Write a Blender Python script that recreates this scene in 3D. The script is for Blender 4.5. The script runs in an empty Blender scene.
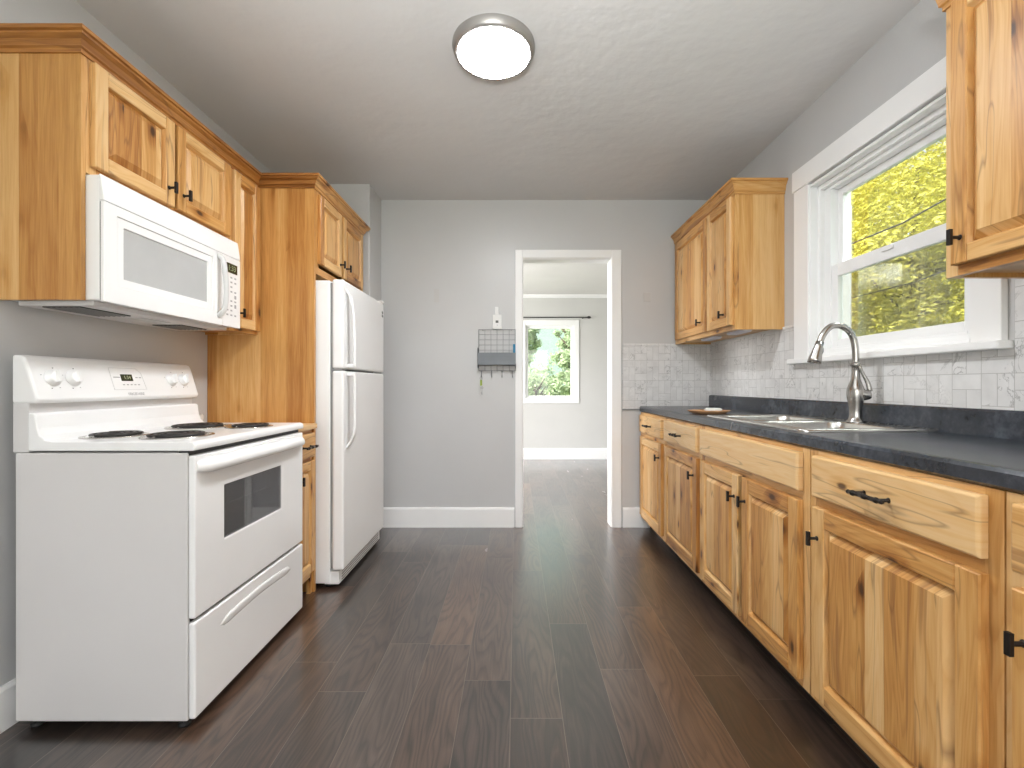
import bpy, bmesh, math, random
from mathutils import Vector, Matrix
random.seed(7)
SC = bpy.context.scene
COL = SC.collection
PI = math.pi
# ------------------------------------------------------------------ camera
CAMZ = 1.065
cd = bpy.data.cameras.new('camera')
cam = bpy.data.objects.new('camera', cd); COL.objects.link(cam)
cam.location = (0, 0, CAMZ); cam.rotation_euler = (PI/2, 0, 0)
cd.sensor_width = 36; cd.lens = 36*480/1024.0
cd.shift_x = -4/1024.0; cd.shift_y = 1/1024.0
cd.clip_start = 0.05; cd.clip_end = 500
SC.camera = cam
# ------------------------------------------------------------------ view
SC.view_settings.view_transform = 'Standard'
SC.view_settings.look = 'None'
SC.view_settings.gamma = 1
SC.view_settings.use_curve_mapping = False
SC.view_settings.exposure = 1.0
# ------------------------------------------------------------------ world
W = bpy.data.worlds.new('sky'); SC.world = W; W.use_nodes = True
wn = W.node_tree; wn.nodes.clear()
sky = wn.nodes.new('ShaderNodeTexSky'); sky.sky_type = 'NISHITA'
sky.sun_disc = False; sky.sun_elevation = math.radians(48); sky.sun_rotation = math.radians(250)
sky.air_density = 1.0; sky.dust_density = 5.0
bg = wn.nodes.new('ShaderNodeBackground'); bg.inputs[1].default_value = 0.28
wo = wn.nodes.new('ShaderNodeOutputWorld')
hs = wn.nodes.new('ShaderNodeHueSaturation'); hs.inputs['Saturation'].default_value = .45
wn.links.new(sky.outputs[0], hs.inputs['Color']); wn.links.new(hs.outputs[0], bg.inputs[0]); wn.links.new(bg.outputs[0], wo.inputs[0])
# ------------------------------------------------------------------ sun, daylight and added fill
def light(name, kind, loc, energy, color=(1, 1, 1), size=None, size_y=None, direction=None, angle=None, spread=None):
    l = bpy.data.lights.new(name, kind); l.energy = energy; l.color = color
    if kind == 'AREA':
        l.shape = 'RECTANGLE'; l.size = size; l.size_y = size_y
        if spread: l.spread = spread
    if angle is not None: l.angle = angle
    o = bpy.data.objects.new(name, l); COL.objects.link(o); o.location = loc
    if direction is not None:
        o.rotation_euler = Vector(direction).to_track_quat('-Z', 'Y').to_euler()
    return o
light('sun', 'SUN', (-5, 0, 10), 3.2, (1, .95, .86), direction=(.62, .42, -.66), angle=.01)
light('daylight_kitchen_window', 'AREA', (2.5, 1.95, 2.95), 45, (.96, .98, 1), 1.4, .6, (-1, 0, -1.0))
light('rear_fill_light', 'AREA', (-.05, -1.93, 1.45), 24, (1, .98, .95), 2.2, 1.6, (0, 1, .22))  # area light added behind the viewer as fill
light('daylight_side_room', 'AREA', (-2.3, 5.0, 1.5), 75, (1, .99, .975), 1.5, 1.3, (1, -.06, -.25))
light('daylight_side_room_window', 'AREA', (.48, 7.7, 2.75), 45, (.95, .98, 1), 1.2, .6, (0, -1, -.8))
fl = light('bounce_fill', 'SPOT', (-.06, -.12, 1.50), 135, (.955, .98, 1), direction=(.09, .62, 1))  # spot added near the camera like a bounce flash, to brighten the ceiling
fl.data.spot_size = math.radians(112); fl.data.spot_blend = 1.0; fl.data.shadow_soft_size = .12
LAMP_W = 66.0      # strength of the ceiling lamp's diffuser

# ================================================================== materials
MATS = {}
def nt(name):
    m = bpy.data.materials.new(name); m.use_nodes = True
    n = m.node_tree; n.nodes.clear()
    out = n.nodes.new('ShaderNodeOutputMaterial')
    b = n.nodes.new('ShaderNodeBsdfPrincipled')
    n.links.new(b.outputs[0], out.inputs[0])
    MATS[name] = m
    return m, n, b
class G:
    """tiny node helper"""
    def __init__(s, n): s.n = n
    def node(s, t, **kw):
        x = s.n.nodes.new(t)
        for k, v in kw.items(): setattr(x, k, v)
        return x
    def link(s, a, b): s.n.links.new(a, b)
    def setin(s, sock, v):
        if hasattr(v, 'is_output') or isinstance(v, bpy.types.NodeSocket): s.n.links.new(v, sock)
        else: sock.default_value = v
    def math(s, op, a, b=0.0, c=None, clamp=False):
        x = s.n.nodes.new('ShaderNodeMath'); x.operation = op; x.use_clamp = clamp
        s.setin(x.inputs[0], a); s.setin(x.inputs[1], b)
        if c is not None: s.setin(x.inputs[2], c)
        return x.outputs[0]
    def comb(s, x, y, z):
        c = s.n.nodes.new('ShaderNodeCombineXYZ')
        s.setin(c.inputs[0], x); s.setin(c.inputs[1], y); s.setin(c.inputs[2], z)
        return c.outputs[0]
    def mix(s, f, a, b, blend='MIX'):
        x = s.n.nodes.new('ShaderNodeMix'); x.data_type = 'RGBA'; x.blend_type = blend
        s.setin(x.inputs[0], f); s.setin(x.inputs[6], a); s.setin(x.inputs[7], b)
        return x.outputs[2]
    def noise(s, v, scale=1, detail=3, rough=.5, dist=0):
        x = s.n.nodes.new('ShaderNodeTexNoise'); s.setin(x.inputs['Vector'], v)
        x.inputs['Scale'].default_value = scale; x.inputs['Detail'].default_value = detail
        x.inputs['Roughness'].default_value = rough; x.inputs['Distortion'].default_value = dist
        return x.outputs['Fac']
    def ramp(s, f, stops, interp='LINEAR'):
        x = s.n.nodes.new('ShaderNodeValToRGB'); s.setin(x.inputs[0], f)
        cr = x.color_ramp; cr.interpolation = interp
        while len(cr.elements) < len(stops): cr.elements.new(.5)
        for e, (p, c) in zip(cr.elements, stops):
            e.position = p; e.color = (c[0], c[1], c[2], 1) if not isinstance(c, float) else (c, c, c, 1)
        return x.outputs[0]
    def bump(s, h, strength=.2, dist=.002):
        x = s.n.nodes.new('ShaderNodeBump'); x.inputs['Strength'].default_value = strength
        x.inputs['Distance'].default_value = dist; s.link(h, x.inputs['Height'])
        return x.outputs[0]
    def objco(s):
        return s.n.nodes.new('ShaderNodeTexCoord').outputs['Object']
    def sep(s, v):
        x = s.n.nodes.new('ShaderNodeSeparateXYZ'); s.link(v, x.inputs[0]); return x.outputs
    def white(s, v):
        x = s.n.nodes.new('ShaderNodeTexWhiteNoise'); x.noise_dimensions = '3D'; s.setin(x.inputs['Vector'], v)
        return x.outputs['Value']

def plain(name, col, rough=.5, metal=0, spec=.5, coat=0, noise=0, bump=0, bscale=200, emit=None, estr=0, alpha=None):
    m, n, b = nt(name); g = G(n)
    b.inputs['Base Color'].default_value = (*col, 1)
    b.inputs['Roughness'].default_value = rough; b.inputs['Metallic'].default_value = metal
    b.inputs['Specular IOR Level'].default_value = spec
    b.inputs['Coat Weight'].default_value = coat; b.inputs['Coat Roughness'].default_value = .08
    co = g.objco()
    f = g.noise(co, 3 if not noise else 6, 3)
    k = noise or .015
    c = g.ramp(f, [(.3, tuple(x*(1-k) for x in col)), (.7, tuple(min(1, x*(1+k)) for x in col))])
    g.link(c, b.inputs['Base Color'])
    if bump:
        h = g.noise(co, bscale, 4); g.link(g.bump(h, bump, .002), b.inputs['Normal'])
    if emit:
        b.inputs['Emission Color'].default_value = (*emit, 1); b.inputs['Emission Strength'].default_value = estr
    return m

WOOD_TINT = 1.0
def wood(name, axis, staves, base=0.0, calm=1.0):
    """knotty hickory; axis = grain direction ('X','Y','Z'); staves: glued-up strips of differing tone"""
    m, n, b = nt(name); g = G(n)
    co = g.sep(g.objco())
    info = g.node('ShaderNodeObjectInfo').outputs['Random']
    att = g.node('ShaderNodeAttribute'); att.attribute_name = 'tone'
    tone = att.outputs['Fac']
    if axis == 'Z': al, u, v = co[2], g.math('ADD', co[0], co[1]), g.math('SUBTRACT', co[0], co[1])
    elif axis == 'Y': al, u, v = co[1], co[2], co[0]
    else: al, u, v = co[0], co[2], co[1]
    off = g.math('ADD', g.math('MULTIPLY', info, 37.0), g.math('MULTIPLY', tone, 11.0))
    if staves:
        uj = g.math('ADD', u, g.math('MULTIPLY', g.noise(g.comb(g.math('MULTIPLY', u, 9.0), off, 0.0), 1, 0), .05))
        sid = g.math('FLOOR', g.math('DIVIDE', uj, .072))
        sr = g.white(g.comb(sid, off, 0.0))
        so = g.math('ADD', off, g.math('MULTIPLY', sr, 53.0))
    else:
        sr = g.white(g.comb(tone, off, 3.0)); so = off
    # low frequency warp so the grain wanders
    warp = g.noise(g.comb(g.math('MULTIPLY', u, 7.0), g.math('MULTIPLY', al, 2.2), so), 1, 2)
    uw = g.math('ADD', u, g.math('MULTIPLY', g.math('SUBTRACT', warp, .5), .05*calm))
    vec = g.comb(g.math('MULTIPLY', uw, 34.0), g.math('MULTIPLY', al, 1.6), so)
    fine = g.noise(g.comb(g.math('MULTIPLY', uw, 210.0), g.math('MULTIPLY', al, 7.0), so), 1, 4, .6)
    broad = g.noise(vec, 1, 3, .55)
    # knots
    vk = g.node('ShaderNodeTexVoronoi'); vk.feature = 'F1'; vk.voronoi_dimensions = '2D'
    kv = g.comb(g.math('ADD', g.math('MULTIPLY', uw, 11.0), g.math('MULTIPLY', so, 7.3)), g.math('ADD', g.math('MULTIPLY', al, 5.2), g.math('MULTIPLY', so, 3.1)), 0.0)
    g.link(kv, vk.inputs['Vector']); vk.inputs['Scale'].default_value = 1; vk.inputs['Randomness'].default_value = .95
    ksel = g.math('GREATER_THAN', g.sep(vk.outputs['Color'])[0], .80)
    kd = g.math('ADD', vk.outputs['Distance'], g.math('MULTIPLY', g.math('SUBTRACT', fine, .5), .06))
    kcore = g.math('MULTIPLY', ksel, g.ramp(kd, [(.06, 1.0), (.13, 0.0)]))
    khalo = g.math('MULTIPLY', ksel, g.ramp(kd, [(.06, 1.0), (.38, 0.0)]))
    # dark mineral streaks
    st = g.noise(g.comb(g.math('MULTIPLY', uw, 26.0), g.math('MULTIPLY', al, .9), g.math('ADD', so, 5.0)), 1, 3, .6)
    streak = g.ramp(st, [(.62, 0.0), (.67, 1.0)])
    cath = g.noise(g.comb(g.math('MULTIPLY', uw, 16.0), g.math('MULTIPLY', al, 1.3), g.math('ADD', so, 9.0)), 1, 1, .4)
    lines = g.math('FRACT', g.math('MULTIPLY', cath, 13.0))
    lines = g.ramp(lines, [(0.0, 0.0), (.55, 1.0), (.9, .75), (1.0, 0.0)])
    t = g.math('ADD', g.math('MULTIPLY', broad, .50), g.math('MULTIPLY', fine, .30))
    t = g.math('ADD', t, g.math('MULTIPLY', g.math('SUBTRACT', lines, .5), .10*calm))
    t = g.math('ADD', t, g.math('MULTIPLY', g.math('SUBTRACT', sr, .5), .40))
    t = g.math('ADD', t, .13 + base)
    t = g.math('SUBTRACT', t, g.math('MULTIPLY', khalo, .30*calm), clamp=True)
    c = g.ramp(t, [(.08, (.22, .080, .016)), (.28, (.42, .178, .042)), (.48, (.60, .312, .095)), (.70, (.73, .455, .195)), (.95, (.79, .56, .30))])
    ml = g.noise(g.comb(g.math('MULTIPLY', uw, 13.0), g.math('MULTIPLY', al, 1.1), g.math('ADD', so, 21.0)), 1, 2, .5)
    ml = g.ramp(g.math('ABSOLUTE', g.math('SUBTRACT', ml, .56)), [(0.0, 1.0), (.011, 0.0)])
    c = g.mix(g.math('MULTIPLY', ml, .5*calm*calm), c, (.17, .065, .022, 1))
    c = g.mix(g.math('MULTIPLY', streak, .55*calm*calm), c, (.25, .10, .035, 1))
    c = g.mix(g.math('MULTIPLY', kcore, .88*(calm if calm == 1 else .12)), c, (.055, .022, .010, 1))
    g.link(c, b.inputs['Base Color'])
    b.inputs['Roughness'].default_value = .36; b.inputs['Specular IOR Level'].default_value = .42
    g.link(g.bump(fine, .06, .001), b.inputs['Normal'])
    return m
wood('wood_upright', 'Z', False); wood('wood_rail', 'Y', False); wood('wood_across', 'X', False)
wood('wood_panel', 'Z', True); wood('wood_slab', 'Y', False, .07)
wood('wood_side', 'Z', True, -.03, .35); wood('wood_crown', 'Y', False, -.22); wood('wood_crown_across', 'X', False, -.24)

def mat_paint(name, col, rough=.55, patches=0, bump=.12, bscale=90):
    m, n, b = nt(name); g = G(n); co = g.objco()
    f = g.noise(co, 1.6, 4)
    c = g.ramp(f, [(.3, tuple(x*.97 for x in col)), (.7, tuple(min(1, x*1.03) for x in col))])
    g.link(c, b.inputs['Base Color']); b.inputs['Roughness'].default_value = rough
    b.inputs['Specular IOR Level'].default_value = .45
    h = g.noise(co, bscale, 3); h2 = g.noise(co, 7, 3)
    g.link(g.bump(g.math('ADD', h, g.math('MULTIPLY', h2, 2.0)), bump, .003), b.inputs['Normal'])
    return m
mat_paint('wall_paint', (.565, .565, .565), .36)
mat_paint('wall_patch', (.56, .55, .54), .6)
mat_paint('ceiling_paint', (.68, .675, .67), .8, bump=.5, bscale=14)
mat_paint('side_room_paint', (.58, .575, .56))
mat_paint('side_room_ceiling', (.80, .79, .77), .8)
mat_paint('trim_paint', (.88, .88, .875), .35, bump=.03)
mat_paint('window_vinyl', (.90, .905, .905), .3, bump=.0)
plain('appliance_white', (.90, .90, .895), .28, coat=.3)
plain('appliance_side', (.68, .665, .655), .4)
plain('fridge_white', (.88, .88, .875), .35, bump=.12, bscale=260)
plain('panel_grey', (.60, .60, .59), .45)
plain('handle_grey', (.66, .665, .66), .3, coat=.2)
plain('gasket', (.30, .30, .30), .7)
plain('black', (.012, .012, .012), .5)
plain('coil_iron', (.03, .028, .027), .45, metal=.3, noise=.3)
plain('drip_chrome', (.55, .53, .5), .22, metal=1)
plain('knob_bronze', (.022, .018, .016), .42, metal=.6)
plain('lcd', (.035, .042, .02), .2)
plain('lcd_digits', (.30, .34, .20), .4, emit=(.5, .6, .3), estr=.04)
plain('print_grey', (.42, .42, .42), .6)
plain('print_dark', (.12, .12, .12), .6)
plain('micro_window', (.50, .505, .50), .18, noise=.04)
plain('metal_grey', (.26, .27, .28), .5, metal=.4)
plain('pocket_grey', (.20, .22, .24), .6, noise=.1)
plain('folder_blue', (.012, .20, .36), .5)
plain('tag_green', (.30, .42, .06), .5)
plain('key_steel', (.3, .3, .3), .35, metal=.9)
plain('white_plastic', (.78, .78, .77), .35)
plain('nickel_rim', (.36, .345, .33), .42, metal=.7)
plain('puck_white', (.72, .70, .76), .35)
plain('soap_white', (.72, .74, .70), .45)
plain('cable_black', (.05, .05, .05), .6)
plain('dish_wood', (.55, .30, .15), .45, noise=.25)
plain('curtain_rod', (.04, .038, .036), .4, metal=.5)
plain('toe_shade', (.025, .02, .017), .7)  # shade of the toe recess painted as a near-black colour
# brushed steel
m, n, b = nt('steel'); g = G(n); co = g.sep(g.objco())
f = g.noise(g.comb(g.math('MULTIPLY', co[0], 8.0), g.math('MULTIPLY', co[1], 260.0), co[2]), 1, 3)
g.link(g.ramp(f, [(.3, (.50, .49, .47)), (.7, (.66, .65, .62))]), b.inputs['Base Color'])
b.inputs['Metallic'].default_value = 1; g.link(g.math('ADD', g.math('MULTIPLY', f, .12), .20), b.inputs['Roughness'])
plain('faucet_nickel', (.43, .415, .395), .25, metal=1)
# clear glass: thin pane, see-through with a mirror sheen
def glass(name, refl=.10, tint=(1, 1, 1)):
    m, n, b = nt(name); n.nodes.remove(b)
    out = [x for x in n.nodes if x.type == 'OUTPUT_MATERIAL'][0]
    tr = n.nodes.new('ShaderNodeBsdfTransparent'); tr.inputs[0].default_value = (*tint, 1)
    gl = n.nodes.new('ShaderNodeBsdfGlossy'); gl.inputs['Roughness'].default_value = .02
    lw = n.nodes.new('ShaderNodeLayerWeight'); lw.inputs[0].default_value = .25
    mx = n.nodes.new('ShaderNodeMixShader'); g = G(n)
    g.link(g.math('ADD', g.math('MULTIPLY', lw.outputs['Fresnel'], .28), refl*.4), mx.inputs[0])
    g.link(tr.outputs[0], mx.inputs[1]); g.link(gl.outputs[0], mx.inputs[2]); g.link(mx.outputs[0], out.inputs[0])
glass('pane_glass', .08, (.95, .97, .95))
glass('screen_mesh', 0, (.80, .80, .77))
glass('oven_glass', .30, (.62, .62, .63))
plain('oven_inside', (.60, .60, .61), .5, noise=.15)
# lamp diffuser
m, n, b = nt('lamp_diffuser')
b.inputs['Base Color'].default_value = (.9, .9, .88, 1)
b.inputs['Emission Color'].default_value = (.95, .975, 1, 1); b.inputs['Emission Strength'].default_value = LAMP_W
# laminate worktop
m, n, b = nt('laminate'); g = G(n); co = g.objco()
f = g.noise(co, 9, 6, .62, .4); f2 = g.noise(co, 60, 4, .6)
t = g.math('ADD', g.math('MULTIPLY', f, .7), g.math('MULTIPLY', f2, .3))
g.link(g.ramp(t, [(.34, (.012, .014, .018)), (.5, (.030, .036, .047)), (.68, (.080, .092, .112))]), b.inputs['Base Color'])
b.inputs['Roughness'].default_value = .27; b.inputs['Specular IOR Level'].default_value = .6
g.link(g.bump(f2, .05, .001), b.inputs['Normal'])
# marble tile wall: pairs of upright tiles alternating with single level ones
def tiles(name, uaxis, ulen):
    m, n, b = nt(name); g = G(n); co = g.sep(g.objco())
    u = g.math('DIVIDE', co[uaxis], ulen*2)      # column units (a column is two upright tiles wide)
    v = g.math('ADD', co[2], 10.0)
    u = g.math('ADD', u, 50.0)
    colm = g.math('FLOOR', u); fu = g.math('SUBTRACT', u, colm)
    par = g.math('MODULO', colm, 2.0)
    vv = g.math('ADD', v, g.math('MULTIPLY', par, .05))
    per = .15
    row = g.math('FLOOR', g.math('DIVIDE', vv, per))
    fv = g.math('SUBTRACT', vv, g.math('MULTIPLY', row, per))       # 0 .. .15 m
    hor = g.math('LESS_THAN', fv, .05)
    ux = g.math('MULTIPLY', fu, .10)                                # metres within column
    half = g.math('GREATER_THAN', ux, .05)
    uloc = g.math('SUBTRACT', ux, g.math('MULTIPLY', half, .05))
    # distance to tile edges
    def edge(val, size): return g.math('MINIMUM', val, g.math('SUBTRACT', size, val))
    eh = g.math('MINIMUM', edge(ux, .10), edge(fv, .05))
    ev = g.math('MINIMUM', edge(uloc, .05), edge(g.math('SUBTRACT', fv, .05), .10))
    e = g.math('ADD', g.math('MULTIPLY', hor, eh), g.math('MULTIPLY', g.math('SUBTRACT', 1.0, hor), ev))
    tid = g.white(g.comb(colm, row, g.math('ADD', hor, g.math('MULTIPLY', g.math('MULTIPLY', half, g.math('SUBTRACT', 1.0, hor)), 3.0))))
    grout = g.math('LESS_THAN', e, .0011)
    base = g.comb(co[0], co[1], g.math('ADD', co[2], g.math('MULTIPLY', tid, 9.0)))
    vn = g.noise(base, 9, 5, .6, 1.6)
    vein = g.ramp(g.math('ABSOLUTE', g.math('SUBTRACT', vn, .5)), [(0.0, 1.0), (.022, 0.0)])
    vm = g.ramp(g.noise(base, 5, 2), [(.48, 0.0), (.62, 1.0)])
    cloud = g.noise(base, 14, 4)
    c = g.ramp(cloud, [(.3, (.64, .635, .63)), (.7, (.76, .755, .75))])
    c = g.mix(g.math('MULTIPLY', g.math('MULTIPLY', vein, vm), .75), c, (.24, .235, .23, 1))
    c = g.mix(g.math('MULTIPLY', grout, .8), c, (.40, .39, .375, 1))
    g.link(c, b.inputs['Base Color']); b.inputs['Roughness'].default_value = .3
    g.link(g.bump(g.ramp(e, [(0.0, 0.0), (.12, 1.0)]), .25, .002), b.inputs['Normal'])
    hh = g.math('MULTIPLY', g.math('MINIMUM', e, .003), 300.0)
    g.link(g.bump(hh, .25, .0012), b.inputs['Normal'])
tiles('tile_right', 1, .05); tiles('tile_back', 0, .0445)
# floor planks running away from the camera
m, n, b = nt('floor_planks'); g = G(n); co = g.sep(g.objco())
PW = .167; PL = 1.22
ux = g.math('DIVIDE', g.math('ADD', co[0], .018 + 10*PW), PW)
pi_ = g.math('FLOOR', ux); fu = g.math('MULTIPLY', g.math('SUBTRACT', ux, pi_), PW)
ro = g.white(g.comb(pi_, 4.0, 1.0))
yy = g.math('ADD', g.math('DIVIDE', g.math('ADD', co[1], 20.0), PL), g.math('MULTIPLY', ro, 7.0))
pj = g.math('FLOOR', yy); fv = g.math('MULTIPLY', g.math('SUBTRACT', yy, pj), PL)
pid = g.white(g.comb(pi_, pj, 2.0)); pid2 = g.white(g.comb(pj, pi_, 7.0))
off = g.math('MULTIPLY', pid, 40.0)
warp = g.noise(g.comb(g.math('MULTIPLY', co[0], 9.0), g.math('MULTIPLY', co[1], 2.2), off), 1, 2)
xw = g.math('ADD', co[0], g.math('MULTIPLY', g.math('SUBTRACT', warp, .5), .09))
fine = g.noise(g.comb(g.math('MULTIPLY', xw, 160.0), g.math('MULTIPLY', co[1], 6.0), off), 1, 4, .6)
cath = g.noise(g.comb(g.math('MULTIPLY', xw, 11.0), g.math('MULTIPLY', co[1], 1.1), off), 1, 1, .4)
cl = g.ramp(g.math('FRACT', g.math('MULTIPLY', cath, 15.0)), [(0.0, 0.0), (.5, 1.0), (.88, .7), (1.0, 0.0)])
rings = g.node('ShaderNodeTexWave'); rings.wave_type = 'BANDS'; rings.bands_direction = 'X'
g.link(g.comb(g.math('MULTIPLY', xw, 34.0), g.math('MULTIPLY', co[1], .8), off), rings.inputs['Vector'])
rings.inputs['Scale'].default_value = 1.0; rings.inputs['Distortion'].default_value = 4.0; rings.inputs['Detail'].default_value = 2
blot = g.noise(g.comb(g.math('MULTIPLY', co[0], 6.0), g.math('MULTIPLY', co[1], 2.0), off), 1, 4, .6)
t = g.math('ADD', g.math('MULTIPLY', fine, .42), g.math('MULTIPLY', blot, .50))
t = g.math('ADD', t, g.math('SUBTRACT', g.math('MULTIPLY', cl, .20), .14))
t = g.math('ADD', t, g.math('MULTIPLY', g.math('SUBTRACT', pid, .5), .30))
brown = g.ramp(t, [(.10, (.009, .005, .0035)), (.35, (.028, .0142, .0085)), (.6, (.090, .048, .029)), (.9, (.17, .10, .065))])
grey = g.ramp(t, [(.10, (.006, .0045, .004)), (.35, (.018, .013, .011)), (.6, (.054, .040, .033)), (.9, (.125, .095, .078))])
c = g.mix(g.math('MULTIPLY', g.ramp(pid2, [(.30, 0.0), (.85, 1.0)]), .75), brown, grey)
e = g.math('MINIMUM', g.math('MINIMUM', fu, g.math('SUBTRACT', PW, fu)), g.math('MINIMUM', fv, g.math('SUBTRACT', PL, fv)))
gap = g.math('LESS_THAN', e, .0014)
c = g.mix(g.math('MULTIPLY', gap, .75), c, (.13, .095, .072, 1))
g.link(c, b.inputs['Base Color'])
g.link(g.math('ADD', .25, g.math('MULTIPLY', fine, .14)), b.inputs['Roughness'])
b.inputs['Specular IOR Level'].default_value = .6; b.inputs['Coat Weight'].default_value = 1; b.inputs['Coat IOR'].default_value = 1.66; b.inputs['Coat Roughness'].default_value = .22
hh = g.math('ADD', g.math('MULTIPLY', g.math('MINIMUM', e, .003), 250.0), g.math('MULTIPLY', fine, .55))
nb_ = g.bump(hh, .32, .001); g.link(nb_, b.inputs['Normal']); g.link(nb_, b.inputs['Coat Normal'])
g.link(g.math('ADD', .13, g.math('MULTIPLY', blot, .20)), b.inputs['Coat Roughness'])
# outdoors
def leafmat(name, a, bb):
    m, n, b = nt(name); g = G(n)
    att = g.node('ShaderNodeAttribute'); att.attribute_name = 'tone'
    g.link(g.ramp(att.outputs['Fac'], [(0.0, a), (1.0, bb)]), b.inputs['Base Color'])
    b.inputs['Roughness'].default_value = .55
    tl = n.nodes.new('ShaderNodeBsdfTranslucent'); mx = n.nodes.new('ShaderNodeMixShader'); mx.inputs[0].default_value = .4
    g.link(g.ramp(att.outputs['Fac'], [(0.0, a), (1.0, bb)]), tl.inputs[0])
    out = [x for x in n.nodes if x.type == 'OUTPUT_MATERIAL'][0]
    g.link(b.outputs[0], mx.inputs[1]); g.link(tl.outputs[0], mx.inputs[2]); g.link(mx.outputs[0], out.inputs[0])
leafmat('leaves_yellow', (.26, .27, .025), (1.0, .93, .20))
leafmat('leaves_green', (.07, .11, .02), (.35, .42, .08))
leafmat('leaves_pale', (.30, .40, .24), (.66, .74, .52))
plain('bark', (.09, .065, .045), .9, noise=.3)
plain('lawn', (.12, .19, .05), .9, noise=.3, bump=.4, bscale=40)
plain('hill_green', (.20, .27, .24), .95, noise=.25)
plain('outside_siding', (.5, .5, .48), .8)

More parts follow.
